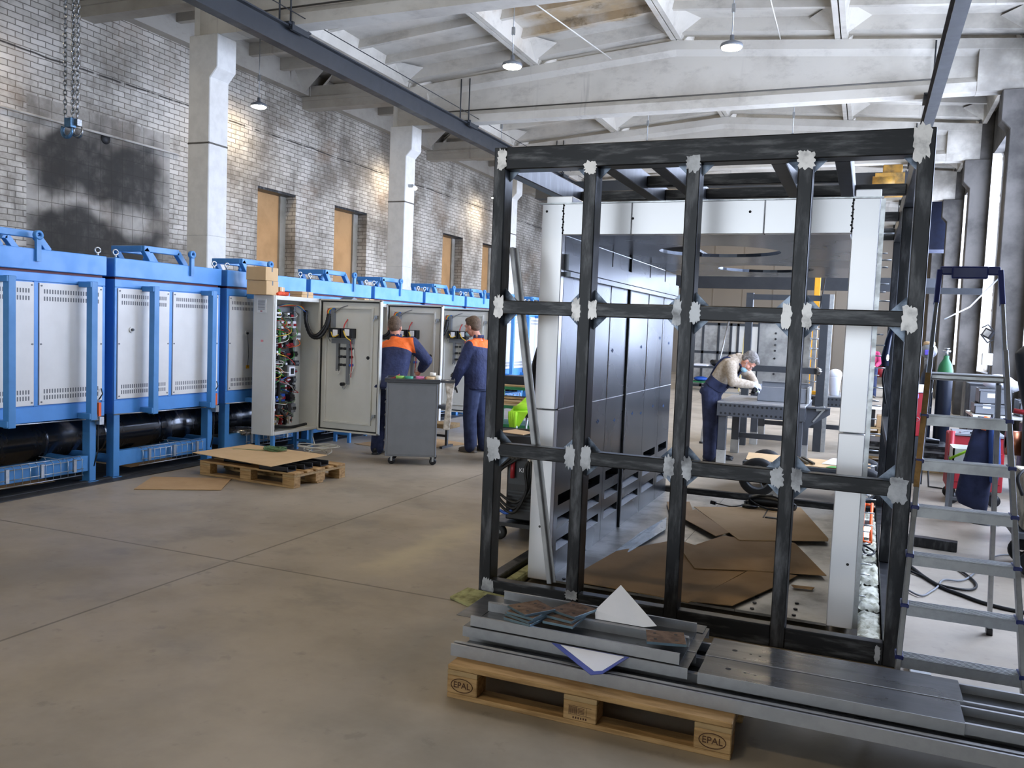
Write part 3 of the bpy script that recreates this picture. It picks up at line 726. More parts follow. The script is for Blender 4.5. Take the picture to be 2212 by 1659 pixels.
    q = MB(); q.box((.21, y-.04, 1.36), (.52, y, 1.42)); q.box((.28, y-.04, 1.02), (.315, y, 1.37)); q.box((.43, y-.04, .86), (.465, y, 1.37)); q.box((.2, y-.05, 1.56), (.24, y, 1.78)); q.build('wire_channel', m_greyp, d, True)
    for zz in (1.30, 1.20, 1.10):
        for xx, m_ in ((.345, m_blackp), (.41, m_blackp), (.5, m_blackp if zz > 1.15 else m_wire['blue'])):
            MB().cyl((xx, y, zz), (xx, y-.06, zz), .016, n=10).build('push_button', m_, d, True)
    MB().cyl((.38, y, .86), (.38, y-.06, .86), .022, n=12).build('push_button', m_blackp, d, True)
    MB().cyl((.72, y-.001, 1.2), (.72, y-.006, 1.2), .022, n=16).build('lock_hole', m_black, d, True)
    for zz in (1.70, z0+.22): MB().box((.81, y-.03, zz-.02), (.85, y, zz+.02)).bar((.83, y-.035, zz), (.80, y-.035, zz-.05), .012, .012).build('latch', m_galv, d, True)
    for pts, c, r in (([(.42, y-.01, 1.66), (.405, y-.05, 1.6), (.41, y-.08, 1.55)], 'red', .008), ([(.42, y-.1, 1.52), (.47, y-.12, 1.45), (.53, y-.1, 1.40)], 'yellow', .007), ([(.24, y-.1, 1.5), (.29, y-.12, 1.44), (.35, y-.1, 1.47)], 'yellow', .006),
                      ([(.19, y-.06, 1.52), (.16, y-.05, 1.45), (.2, y-.05, 1.38)], 'grey', .006), ([(.5, y-.07, 1.43), (.52, y-.05, 1.2), (.51, y-.05, .95)], 'red', .006), ([(.47, y-.03, .9), (.42, y-.05, .8), (.38, y-.05, .85)], 'grey', .004),
                      ([(.31, y-.05, 1.04), (.33, y-.06, .98), (.36, y-.05, 1.05)], 'white', .004), ([(.49, y-.05, .98), (.55, y-.05, 1.08), (.53, y-.04, 1.3)], 'white', .004), ([(.24, y-.03, 1.74), (.33, y-.03, 1.80), (.42, y-.02, 1.83)], 'grey', .006)):
        MB().tube(spline(pts, 5), r, n=6).build('wire', m_wire[c], d, True)
    # corrugated hose loop between body and door
    for k, dz in ((0, 0), (1, .025)):
        pts = spline([(-.16+.02*k, Wd-.1, 1.75), (-.12, Wd-.12, 1.6-dz), (-.03, Wd-.13, 1.46-dz), (.06+.03*k, Wd-.12, 1.46-dz), (.14+.015*k, Wd-.08, 1.58-dz), (.16+.015*k, Wd-.05, 1.72)], 8)
        MB().tube(pts, [.024 if i % 2 else .020 for i in range(len(pts))], n=10).build('corrugated_hose', m_blackp, t, True)
    for j, c in enumerate(('red', 'orange', 'yellow', 'green', 'blue')):
        MB().tube(spline([(.15+.008*j, Wd-.06, 1.70), (.15+.01*j, Wd-.06, 1.76), (.19+.012*j, Wd-.04, 1.79), (.22, Wd-.03, 1.74)], 5), .006, n=5).build('wire', m_wire[c], t, True)
        MB().tube(spline([(-.15+.006*j, Wd-.1, 1.72), (-.17, Wd-.16-.02*j, 1.80), (-.18, .5, 1.80+.005*j), (-.22, .36, 1.78)], 5), .006, n=5).build('wire', m_wire[c], t, True)
    # stand
    for yy in (.06, Wd-.1): MB().box((-.28, yy, 0), (-.24, yy+.04, z0)).box((-.06, yy, 0), (-.02, yy+.04, z0)).box((-.26, yy+.005, .1), (-.04, yy+.035, .13)).build('stand', m_blued, t, True)
    return t
c1 = make_cabinet((-6.33, 8.02, 0))
CL = ['open grey control cabinet full of wiring, nearest one, with the tall boxes on top', 'open grey control cabinet in front of the bending worker', 'open grey control cabinet beside the standing worker with a grey glove']
for k in range(3):
    o = c1 if k == 0 else copy_tree(c1)
    o.location = (-6.33, 8.02+1.61*k, 0); o['label'] = CL[k]; o['group'] = 'open control cabinets'

# things on top of the cabinets
def cbox(name, label, lo, hi, m, rz=0, group=None, tape=None, cat='box'):
    c = Vector(((lo[0]+hi[0])/2, (lo[1]+hi[1])/2, lo[2])); d = [hi[i]-lo[i] for i in range(3)]
    t = T(name, label, cat, c, group, rz)
    MB().box((-d[0]/2, -d[1]/2, 0), (d[0]/2, d[1]/2, d[2])).build('carton', m, t, True, bevel=.003)
    MB().box((-d[0]/2-.001, -.012, d[2]-.05), (d[0]/2+.001, .012, d[2]+.001)).build('tape' if tape else 'flap_seam', tape or m_slot, t, True)
    return t
cbox('cardboard_box', 'brown cardboard box on the first control cabinet, lower one of two stacked', (-6.61, 7.88, 1.906), (-6.35, 8.13, 2.065), m_cardl, .1, 'cardboard boxes')
cbox('cardboard_box', 'brown cardboard box stacked on another box, topmost above the first cabinet', (-6.61, 7.87, 2.067), (-6.35, 8.12, 2.22), m_cardl, .08, 'cardboard boxes')
cbox('cardboard_box', 'small taped cardboard box beside the stacked boxes on the first cabinet', (-6.59, 8.18, 1.906), (-6.43, 8.38, 2.01), m_cardl, .4, 'cardboard boxes', m_paper)
cbox('flat_box', 'flat brown carton on the first cabinet, lower one of the pair', (-6.54, 8.58, 1.906), (-6.36, 8.82, 1.94), m_cardl, 0, 'flat cartons')
cbox('flat_box', 'flat brown carton lying on another flat carton on the first cabinet', (-6.54, 8.58, 1.941), (-6.36, 8.82, 1.978), m_cardl, .05, 'flat cartons')
cbox('flat_box', 'flat brown carton alone on top of the middle cabinet', (-6.55, 10.0, 1.906), (-6.37, 10.25, 1.955), m_cardl, 0, 'flat cartons')
g = MB()
for k in range(5): g.tube([(-6.345-.02*k, 8.10+.05*k, 1.92), (-6.36, 8.17+.04*k, 1.935), (-6.38, 8.22+.03*k, 1.92)], [.02, .026, .014], n=7)
tag(g.build('work_gloves', mat('orange_red_fabric', '#d8502c', .8, var=.1, scale=30), remesh=.008), 'orange red work gloves on the edge of the first cabinet roof', 'gloves')
g = MB()
for k in range(6): g.box((-6.58+.006*k, 9.66+.02*k, 1.906+.01*k), (-6.38, 9.93-.035*k, 1.916+.01*k))
tag(g.build('cloth_pile', m_greyp), 'small pile of folded grey cloths beside the carton on the middle cabinet', 'cloth')

# ------------------------------------------------------------ floor things in front of the furnaces
def make_pallet(name, label, M_, marks=True, L=1.235, Wd=.8, H=.15, m=m_wood, group='wooden pallets'):
    """local: long side along x from 0..L, depth y 0..W"""
    t = T(name, label, 'pallet', M_.to_translation(), group, M_.to_euler().z)
    k = H/.15
    for y0, w in ((0, .1), (.35, .1), (.7, .1)): MB().box((0, y0, 0), (L, y0+w, .022*k)).build('bottom_board', m, t, True, bevel=.003)
    for y0, w in ((0, .1), (.328, .145), (.7, .1)):
        for x0, xw in ((0, .145), (L/2-.0725, .145), (L-.145, .145)): MB().box((x0, y0, .022*k), (x0+xw, y0+w, .105*k)).build('block', m, t, True, bevel=.004)
    for x0, xw in ((0, .145), (L/2-.0725, .145), (L-.145, .145)): MB().box((x0, 0, .105*k), (x0+xw, .8, .127*k)).build('stringer_board', m_woodd, t, True, bevel=.002)
    for y0, w in ((0, .145), (.1905, .1), (.3275, .145), (.5095, .1), (.655, .145)): MB().box((0, y0, .1275*k), (L, y0+w, .15*k)).build('deck_board', m, t, True, bevel=.004)
    return t
m_brand = mat('burnt_mark', '#4a2c18', .8, var=0)
def epal(t, x, z, y=-.0015, s=.05):
    p = MB(); N = 28; pts = [(x+.052*math.cos(2*PI*i/N), y, z+.030*math.sin(2*PI*i/N)) for i in range(N)]
    p.tube(pts, .0018, n=4, closed=True); p.build('brand_ring', m_brand, t, True)
    text_mesh('brand_text', 'EPAL', .038, Matrix.Translation((x, y, z)) @ Matrix.Rotation(PI/2, 4, 'X'), m_brand, t)
pal = make_pallet('wooden_pallet', 'wooden pallet under the big cardboard sheet near the open cabinet', Matrix.Translation((-6.28, 6.82, 0)) @ Matrix.Rotation(-.07, 4, 'Z'), L=1.25)

tag(MB().sheet([(-6.38, 6.82, .215), (-5.25, 6.66, .203), (-5.2, 7.52, .213), (-6.31, 7.62, .218)], .005).build('cardboard_sheet', m_cardl), 'large cardboard sheet lying on the parts stacked on the pallet near the open cabinet', 'cardboard', 'cardboard sheets')
for j, (x, y) in enumerate(((-5.33, 6.80), (-5.30, 7.03), (-5.27, 7.26), (-5.9, 6.95), (-5.85, 7.25))):
    p = MB(); p.box((x-.12, y-.07, .152), (x+.22, y-.06, .20)); p.box((x-.12, y+.06, .152), (x+.22, y+.07, .20)); p.box((x-.12, y-.07, .152), (x+.22, y+.07, .16)); p.box((x-.05, y-.06, .16), (x-.03, y+.06, .2))
    tag(p.build('channel_bracket', m_blackp), ['black channel bracket on the pallet, at the front corner under the cardboard edge', 'black channel bracket in the middle of the pallet end', 'black channel bracket at the rear of the pallet end', 'black channel bracket covered by the large cardboard, front one', 'black channel bracket covered by the large cardboard, rear one'][j], 'bracket', 'black brackets on the pallet')
p = MB(); pts = []
for k in range(140):
    a = k*.55; r = .07+.03*math.sin(k*.9); pts.append((-5.80+r*1.35*math.cos(a), 7.42+r*math.sin(a), .232+.02*(k/140)+.012*math.sin(k*1.7)))
p.tube(spline(pts, 2), .004, n=5); p.tube(spline([(-5.85, 7.38, .226), (-6.0, 7.3, .224), (-6.15, 7.28, .224), (-6.2, 7.22, .226)], 5), .003, n=5)
tag(p.build('wire_coil', m_wire['dkgreen']), 'coil of green wire lying on the large cardboard sheet', 'wire')
tag(MB().sheet([(-6.2, 5.89, .002), (-5.53, 6.29, .004), (-5.84, 6.79, .002), (-6.53, 6.44, .002)], .006).build('cardboard_sheet', m_card), 'tan cardboard sheet lying flat on the floor before the pallet', 'cardboard', 'cardboard sheets')
p = MB(); pts = []
for k in range(60):
    a = k*.5; r = .16+.05*math.sin(k*.37); pts.append((-6.15+r*1.2*math.cos(a)+.002*k, 8.62+r*math.sin(a), .012+.1*abs(math.sin(k*.21))))
p.tube(spline(pts, 3), .007, n=6); p.tube(spline([(-6.2, 8.7, .1), (-6.4, 8.9, .2), (-6.5, 8.9, .3)], 5), .006, n=6)
tag(p.build('loose_cable', m_wire['white']), 'tangle of pale cable on the floor under the first open cabinet door', 'cable')
# foil wrapped stool
t = T('shop_stool', 'round stool wrapped in crumpled foil in front of the third furnace', 'stool', (-6.92, 8.2, 0))
MB().lathe([(0, .30), (.12, .305), (.165, .295), (.18, .27), (.165, .235), (.1, .215), (0, .21)], (-6.92, 8.2, .0), n=26).build('seat', m_foil, t)
MB().cyl((-6.92, 8.2, .06), (-6.92, 8.2, .22), .022).build('post', m_greyd, t)
for a in (.4, 1.97, 3.54, 5.1): MB().tube([(-6.92, 8.2, .17), (-6.92+.14*math.cos(a), 8.2+.14*math.sin(a), .08), (-6.92+.2*math.cos(a), 8.2+.2*math.sin(a), .012)], .011, n=7).build('leg', m_blackp, t)

# ------------------------------------------------------------ grey tool trolley with tape rolls
rz = math.atan2(.333, .455)*.75
t = T('tool_trolley', 'grey steel tool trolley on castors standing before the bending worker', 'trolley', (-5.06, 8.47, 0), None, rz)
LW, DP = .58, .5
p = MB(); p.box((0, 0, .10), (LW, DP, .96)); p.box((-.006, -.006, .10), (.012, .03, .96)); p.box((LW-.012, -.006, .1), (LW+.006, .03, .96)); p.build('body', m_greyp, t, True, bevel=.006)
MB().box((.02, -.004, .12), (LW-.02, .002, .93)).build('side_panel', m_greyp, t, True, bevel=.002)
MB().box((-.03, -.02, .96), (LW+.03, DP+.02, .985)).box((-.03, -.02, .985), (LW+.03, -.012, 1.005)).box((-.03, DP+.012, .985), (LW+.03, DP+.02, 1.005)).box((-.03, -.02, .985), (-.022, DP+.02, 1.005)).build('top_tray', m_greyd, t, True, bevel=.003)
MB().box((LW+.02, .02, .97), (LW+.2, DP-.02, .98)).box((LW+.02, .02, .98), (LW+.2, .028, .995)).box((LW+.19, .02, .98), (LW+.2, DP-.02, .995)).build('side_shelf', m_greyd, t, True); MB().box((LW, .1, .66), (LW+.1, .3, .69)).build('side_bracket', m_greyd, t, True)
MB().box((-.012, .12, .15), (0, .15, .85)).build('drawer_front', m_greyd, t, True)
for k in range(5): MB().box((-.014, .02, .16+.15*k), (0, DP-.02, .29+.15*k)).box((-.03, .1, .26+.15*k), (-.014, DP-.1, .275+.15*k)).build('drawer', m_greyp, t, True, bevel=.003)
for x_, y_ in ((.05, .06), (LW-.05, .06), (.05, DP-.06), (LW-.05, DP-.06)):
    c = T('castor', None, None); c.parent = t
    MB().lathe([(.01, -.016), (.038, -.016), (.042, -.008), (.042, .008), (.038, .016), (.01, .016)], (x_+.02, y_, .042), n=20, axis='Y').build('wheel', m_blackp, c, True)
    MB().box((x_+.008, y_-.022, .04), (x_+.03, y_-.018, .095)).box((x_+.008, y_+.018, .04), (x_+.03, y_+.022, .095)).box((x_-.01, y_-.025, .092), (x_+.04, y_+.025, .1)).build('fork', m_galv, c, True)
def on_trolley(x, y, z=0.986):
    c, s = math.cos(rz), math.sin(rz); return (-5.06+c*x-s*y, 8.47+s*x+c*y, z)
tm = {k: mat(k+'_tape', v, .45, var=.02) for k, v in dict(lime='#8fc45a', teal='#3f9a80', pink='#d87aa8', beige='#e2c49a', white='#e8e6de', orange='#d88a4a').items()}
def tape(x, y, c, label, r=.05, h=.045, z=.986):
    o = MB().lathe([(r*.72, 0), (r, 0), (r, h), (r*.72, h), (r*.72, 0)], (0, 0, 0), n=24).build('tape_roll', tm[c]); o.location = on_trolley(x, y, z)
    return tag(o, label, 'tape roll', 'tape rolls on the trolley')
tape(.14, .08, 'lime', 'light green tape roll on the grey trolley'); tape(.245, .06, 'teal', 'teal green tape roll on the grey trolley'); tape(.37, .10, 'pink', 'pink tape roll on the grey trolley')
tape(.47, .13, 'orange', 'orange tape roll on the grey trolley behind the beige one', .04, .035); tape(.50, .05, 'beige', 'beige tape roll on the grey trolley', .055, .05); tape(.52, .07, 'white', 'white roll lying on top of the beige tape roll', .035, .045, 1.037)
o = MB().lathe([(0, .0), (.032, 0), (.034, .06), (.026, .065), (0, .066)], (0, 0, 0)).build('plastic_cup', tm['white']); o.location = on_trolley(.60-.02, .04); tag(o, 'small white plastic tub at the right end of the trolley top', 'tub')
o = MB(); c = on_trolley(.06, .12)
for k in range(5): o.tube([(c[0]-.04+.02*k, c[1]-.03, .99), (c[0]-.02+.02*k, c[1]+.04, 1.0+.012*k)], .006, n=6)
tag(o.build('hand_tools', m_redp), 'red handled hand tools lying at the left end of the trolley top', 'tools')
p = MB()
for k in range(7):
    a = on_trolley(LW+.09+.016*k, .05, 1.005-.004*k); b_ = on_trolley(LW+.12+.008*k, -.0, .80-.03*(k % 3)); e = on_trolley(LW+.09+.009*k, .02, .42+.05*(k % 3))
    p.tube([a, b_, e], [.016, .013, .016], n=7)
tag(p.build('hanging_rag', m_rag, remesh=.012), 'dirty white rag hanging from the end shelf of the grey trolley', 'rag')
# low work bench behind the trolley
t = T('step_bench', 'low worn wooden topped steel bench between trolley and standing worker', 'bench', (-5.15, 10.15, 0))
MB().box((-5.55, 9.98, .27), (-5.0, 10.3, .33)).build('top', m_woodd, t, bevel=.005)
for x_ in (-5.45, -5.1):
    l = MB().box((x_-.03, 10.12, .03), (x_+.0, 10.16, .27)).box((x_-.035, 9.98, 0), (x_+.005, 10.3, .03)).build('leg', m_greyd, t)
MB().box((-5.46, 10.125, .14), (-5.11, 10.155, .17)).build('stretcher', m_greyd, t)
tag(MB().sheet([(-6.25, 9.65, .002), (-5.4, 9.5, .002), (-5.0, 10.6, .003), (-5.9, 10.9, .002)], .005).build('cardboard_sheet', m_card), 'brown cardboard under the feet of the bending worker and the low bench', 'cardboard', 'cardboard sheets')

# ------------------------------------------------------------ the welded black frame
FYa, FYb = 4.65, 8.75
PX = [(-2.095, -2.02), (-1.535, -1.46), (-.955, -.88), (-.38, -.305), (.175, .253)]
t = T('welded_cage', 'large welded dark steel frame with grid of posts and rails standing around the shiny chamber', 'frame', (-.92, FYa, 0))
for i, (a, c) in enumerate(PX):
    top = 2.70 if i in (0, 4) else 2.57
    MB().box((a, FYa, 0), (c, FYa+.12, top)).build('post', m_steel, t, bevel=.006, seg=2)
for a, c in ((PX[0][1], PX[4][0]),): MB().box((a, FYa+.001, 2.57), (c, FYa+.119, 2.70)).build('top_rail', m_steelx, t, bevel=.006, seg=2)
for z0, z1 in ((1.725, 1.805), (.872, .952), (.0, .115)):
    for (a, c), (d, e) in zip(PX[:-1], PX[1:]): MB().box((c, FYa+.002, z0), (d, FYa+.07, z1)).build('rail', m_steelx, t, bevel=.005, seg=2)
for i, (a, c) in enumerate((PX[0], PX[4])):
    MB().box((a, FYa+.12, 0), (c, FYb-.07, .10)).build('side_rail', m_steel, t, bevel=.005)
    MB().box((a, FYa+.12, 2.57), (c, FYb-.07, 2.70)).build('side_rail', m_steel, t, bevel=.005)
    MB().box((a, FYb-.07, 0), (c, FYb, 2.70)).build('post', m_steel, t, bevel=.005)
MB().box((.175, 6.46, .1), (.253, 6.54, 2.57)).build('post', m_steel, t, bevel=.005)
MB().box((.175, FYa+.12, 1.725), (.253, 6.46, 1.805)).build('side_rail', m_steel, t, bevel=.005)
MB().box((.175, 6.54, .872), (.253, FYb-.07, .952)).build('side_rail', m_steel, t, bevel=.005)
MB().box((PX[0][1], FYb-.07, 0), (PX[4][0], FYb, .07)).build('rear_rail', m_steelx, t, bevel=.004)
MB().box((PX[0][1], FYb-.07, 2.59), (PX[4][0], FYb, 2.70)).build('rear_rail', m_steelx, t, bevel=.004)
DX = (-1.43, -1.14, -.49, -.17)
for x in DX: MB().box((x-.04, FYa+.12, 2.57), (x+.04, FYb-.07, 2.69)).build('roof_joist', m_steel, t, bevel=.004)
xs = [PX[0][1]]+[v for x in DX for v in (x-.04, x+.04)]+[PX[4][0]]
for k in range(5):
    for j, yy in enumerate((4.86, 5.56, 6.1, 7.4)):
        if (k == 0 and j in (0, 1)) or (k == 4 and j in (0, 1)): continue
        MB().box((xs[2*k], yy-.03, 2.60), (xs[2*k+1], yy+.03, 2.67)).build('roof_crossbar', m_steelx, t, bevel=.004)
# gusset plates in the corners of the grid
G = MB
zc = [(.115, 1, None), (.872, -1, None), (.952, 1, None), (1.725, -1, None), (1.805, 1, None), (2.57, -1, None)]
for i in range(4):
    xl, xr = PX[i][1], PX[i+1][0]
    for z, s_, _ in zc:
        k = .075 if z < 2.5 else .06
        for x, q in ((xl, 1), (xr, -1)):
            if z == .115: continue
            poly = [(x, z), (x+q*k, z), (x, z+s_*k)]
            MB().prism(poly, FYa+.072, FYa+.079, 'Y').build('gusset', m_tint, t, fixn=True)
# bright ground patches around the welds
def patch(cx, cz, w, h, seed, y=FYa-.0012, dull=False):
    r = random.Random(seed); N = 34; pts = []; w *= r.uniform(.8, 1.15); h *= r.uniform(.85, 1.2)
    for k in range(N):
        a = 2*PI*k/N; ca, sa = math.cos(a), math.sin(a)
        e = 1/max(abs(ca)**4+abs(sa)**4, .2)**(1/4); j = 1+r.uniform(-.3, .18)*(1 if k % 2 else .5)
        pts.append((cx+w/2*ca*e*j, cz+h/2*sa*e*j))
    MB().prism(pts, y, y+.004, 'Y').build('ground_patch', m_groundd if dull else m_ground, t, fixn=True)
sd = 0
for i, (a, c) in enumerate(PX):
    xm = (a+c)/2
    for z in (1.765, .912):
        du = z < 1 or i == 2
        if i > 0: sd += 1; patch(a-.012 if i < 4 else a+.015, z, .058 if i < 4 else .085, .125, sd, dull=du)
        if i < 4: sd += 1; patch(c+.012 if i > 0 else c-.01, z, .058 if i > 0 else .075, .125, sd, dull=du)
    if 0 < i < 4: sd += 1; patch(xm, 2.565, .085, .085, sd, dull=i == 2)
patch(-2.045, 2.63, .07, .13, 91); patch(.19, 2.625, .085, .17, 92)
patch(-2.03, .06, .07, .13, 93, dull=True); patch(-1.5, .10, .08, .06, 94, dull=True); patch(.15, .06, .025, .09, 95, dull=True)

# ------------------------------------------------------------ the stainless chamber inside the frame
t = T('stainless_chamber', 'shiny stainless steel oven chamber open at the front, standing inside the black frame', 'oven chamber', (-.95, 5.05, 0))
CY, CE = 5.05, 8.5
CZ = 1.135
for z0, z1 in ((.035, CZ-.004), (CZ+.004, 2.425)):
    MB().box((-1.93, CY, z0), (-1.79, CY+.06, z1)).build('front_pillar', m_stain, t, bevel=.004)
    MB().box((-.112, CY, z0), (.025, CY+.06, z1)).build('front_pillar', m_stain, t, bevel=.004)
xs = [-1.79, -1.353, -.579, -.112]
for a, c in zip(xs[:-1], xs[1:]): MB().box((a+.002, CY, 2.235), (c-.002, CY+.06, 2.425)).build('header_panel', m_stain, t, bevel=.003)
for x0, x1 in ((-1.91, -1.74), (-.105, .028)): MB().box((x0, CY+.02, 2.426), (x1, CY+.5, 2.475)).build('top_corner_box', m_stain, t, bevel=.004)
MB().box((-1.95, CY-.003, 2.425), (.04, CY+.03, 2.432)).build('top_flange', m_galv, t)
# left wall in sheets with vent slots along the foot
ys = [CY+.06, 5.53, 6.2, 6.72, 7.4, 8.0, CE]
for k in range(6):
    a, c = ys[k]+.003, ys[k+1]-.003
    MB().box((-1.90, a, CZ+.003), (-1.79, c, 2.235)).build('wall_sheet', m_staind, t, bevel=.002)
    q = MB(); zz = [.035, .20, .27, .35, .42, .50, .57]
    q.box((-1.90, a, .035), (-1.79, a+.07, .62)); q.box((-1.90, c-.07, .035), (-1.79, c, .62)); q.box((-1.90, a, .62), (-1.79, c, CZ-.003))
    for j in (0, 2, 4): q.box((-1.90, a+.07, zz[j]), (-1.79, c-.07, zz[j+1]))
    q.box((-1.90, a+.07, zz[6]), (-1.79, c-.07, .62)); q.build('wall_sheet', m_staind, t)
    for j in (1, 3): MB().sheet([(-1.79, a+.07, zz[j]), (-1.79, c-.07, zz[j]), (-1.87, c-.07, zz[j+1]), (-1.87, a+.07, zz[j+1])], .003).build('slot_louvre', m_staind, t)
MB().box((-1.93, CY+.06, .035), (-1.905, CE, 2.43)).build('outer_skin', m_galv, t)
for yy in (5.53, 6.2, 7.4, 8.0): MB().cyl((-1.789, yy, CZ), (-1.789, yy, 2.235), .004, n=6).build('wall_seam', m_stain, t)
for yy in (6.72,): MB().box((-1.80, yy-.012, .04), (-1.775, yy+.012, 2.235)).build('corner_post', m_darkpaint, t)
MB().box((-1.79, CY+.06, CZ-.002), (-1.787, CE, CZ+.004)).build('wall_seam', m_stain, t)
MB().box((-1.79, CY+.06, 1.98), (-1.745, CE, 2.01)).box((-1.79, CY+.06, 2.02), (-1.76, CE, 2.12)).build('wall_ledge', m_staind, t)
m_mark = mat('blue_ink_mark', '#2a5a9a', .6, var=0)
for yy, zz in ((6.0, .98), (6.45, .95), (7.0, .96), (7.3, .94), (7.75, .97), (8.2, .94), (8.3, 1.55), (7.9, 1.6), (7.2, 1.52), (6.3, 1.5)):
    MB().box((-1.789, yy-.03, zz-.006), (-1.7875, yy+.03, zz+.006)).box((-1.789, yy+.0, zz-.016), (-1.7875, yy+.012, zz+.016)).build('marker_arrow', m_mark, t)
# right wall with studs and a clip strip outside
MB().box((-.09, CY+.06, .035), (.02, CE, 2.235)).build('right_wall', m_staind, t)
MB().box((.026, CY+.01, .04), (.046, CY+.03, 2.42)).box((.046, CY+.01, .04), (.05, CY+.05, 2.42)).build('edge_flange', m_galv, t)
r = random.Random(3)
for k in range(34):
    zz = .2+k*.062; yy = CY+.12+(k % 3)*.25
    MB().cyl((.02, yy, zz), (.085+.02*(k % 2), yy, zz), .004, n=6).build('weld_pin', m_galv, t)
# roof; two round holes cut in to imitate dark reflections
rf = MB(); ry0, ry1 = CY+.06, 8.7
def plate_hole(mb, x0, x1, y0, y1, cx, cy, rad, z0, z1, n=40):
    """rectangular plate with a round hole"""
    def edge(a):
        dx, dy = math.cos(a), math.sin(a); s_ = []
        if dx > 1e-6: s_.append((x1-cx)/dx)
        if dx < -1e-6: s_.append((x0-cx)/dx)
        if dy > 1e-6: s_.append((y1-cy)/dy)
        if dy < -1e-6: s_.append((y0-cy)/dy)
        k = min(s_); return (cx+dx*k, cy+dy*k)
    angs = sorted(set([2*PI*i/n for i in range(n)]+[math.atan2(y-cy, x-cx) % (2*PI) for x in (x0, x1) for y in (y0, y1)]))
    N = len(angs); vs = []
    for z in (z0, z1):
        for a in angs: vs.append((cx+rad*math.cos(a), cy+rad*math.sin(a), z))
        for a in angs: e = edge(a); vs.append((e[0], e[1], z))
    fs = []
    for i in range(N):
        j = (i+1) % N
        fs += [(i, j, N+j, N+i), (2*N+i, 3*N+i, 3*N+j, 2*N+j), (i, 2*N+i, 2*N+j, j), (N+i, N+j, 3*N+j, 3*N+i)]
    mb.add(vs, fs)
plate_hole(rf, -1.78, -.12, ry0, 6.9, -1.0, 6.15, .42, 2.236, 2.26)
rf.build('roof_panel', m_staind, t, fixn=True)
rf = MB(); plate_hole(rf, -1.78, -.12, 6.903, ry1, -.85, 7.7, .40, 2.236, 2.26); rf.build('roof_panel', m_staind, t, fixn=True)
MB().box((-1.93, ry0, 2.40), (-1.45, ry1, 2.42)).box((-.5, ry0, 2.40), (.02, ry1, 2.42)).box((-1.45, 6.7, 2.40), (-.5, 7.1, 2.42)).build('roof_frame', m_darkpaint, t)
for x in (-1.79, -.114):
    q = MB()
    for k in range(11): q.ell((x+.004*math.sin(k*2.1), CY-.001, 2.245+.017*k), (.006, .004, .006), n=8, k=5)
    q.cyl((x, CY, 2.24), (x, CY, 2.425), .002, n=5); q.build('weld_bead', m_steel, t)
for x, z in ((-1.9, 2.38), (-1.345, 2.33), (-.66, 2.36), (-1.86, .38), (-.02, .4)): MB().ell((x, CY, z), (.008, .004, .008), n=8, k=5).build('tack_weld', m_steel, t)
# floor sheets
for a, c in ((-1.79, -1.2), (-1.197, -.62), (-.617, -.11)):
    MB().box((a, CY+.005, .03), (c, CE, .045)).build('floor_sheet', m_stainw, t)
for k in range(26):
    MB().cyl((-1.7+(k % 7)*.235, CY+.06+(k//7)*.12, .045), (-1.7+(k % 7)*.235, CY+.06+(k//7)*.12, .052), .012, m_steel, 8).build('floor_bolt', None, t)
# insulation slabs around the chamber
def slab(x0, x1, y0, y1, h, seed):
    r = random.Random(seed); q = MB(); nx, ny = 7, 22; vs, fs = [], []
    for j in range(ny+1):
        for i in range(nx+1):
            e = .4 if i in (0, nx) or j in (0, ny) else 1.
            vs.append((x0+(x1-x0)*i/nx, y0+(y1-y0)*j/ny+r.uniform(-.006, .006), h*(.72+.28*e)+r.uniform(-.012, .012)))
    for j in range(ny):
        for i in range(nx): a = j*(nx+1)+i; fs.append((a, a+1, a+nx+2, a+nx+1))
    q.add(vs, fs, None, True); q.box((x0+.001, y0+.008, 0), (x1-.001, y1-.008, h*.70)); return q
for k in range(7):
    y0 = 4.8+k*.52
    tag(slab(.052, .168, y0, y0+.50, .08+.014*(k % 3), k).build('insulation_slab', m_woolw), ['front pale insulation slab on the floor between chamber and right frame rail', 'second pale insulation slab from the front beside the chamber', 'third pale insulation slab from the front beside the chamber', 'fourth pale insulation slab from the front beside the chamber', 'pale insulation slab under the small orange work lamp', 'pale insulation slab behind the orange work lamp', 'rearmost pale insulation slab beside the chamber'][k], 'insulation', 'insulation slabs')
tag(MB().box((-2.01, 4.8, .0), (-1.94, 6.4, .07)).build('insulation_slab', m_wool, bevel=.02, seg=2), 'yellowish insulation slab on the floor by the left foot of the chamber', 'insulation', 'insulation slabs')
tag(MB().sheet([(-2.22, 4.52, .002), (-2.03, 4.42, .002), (-1.9, 4.62, .03), (-2.16, 4.64, .035)], .012).build('insulation_scrap', m_wool), 'scrap of yellow insulation under the left foot of the black frame', 'insulation')

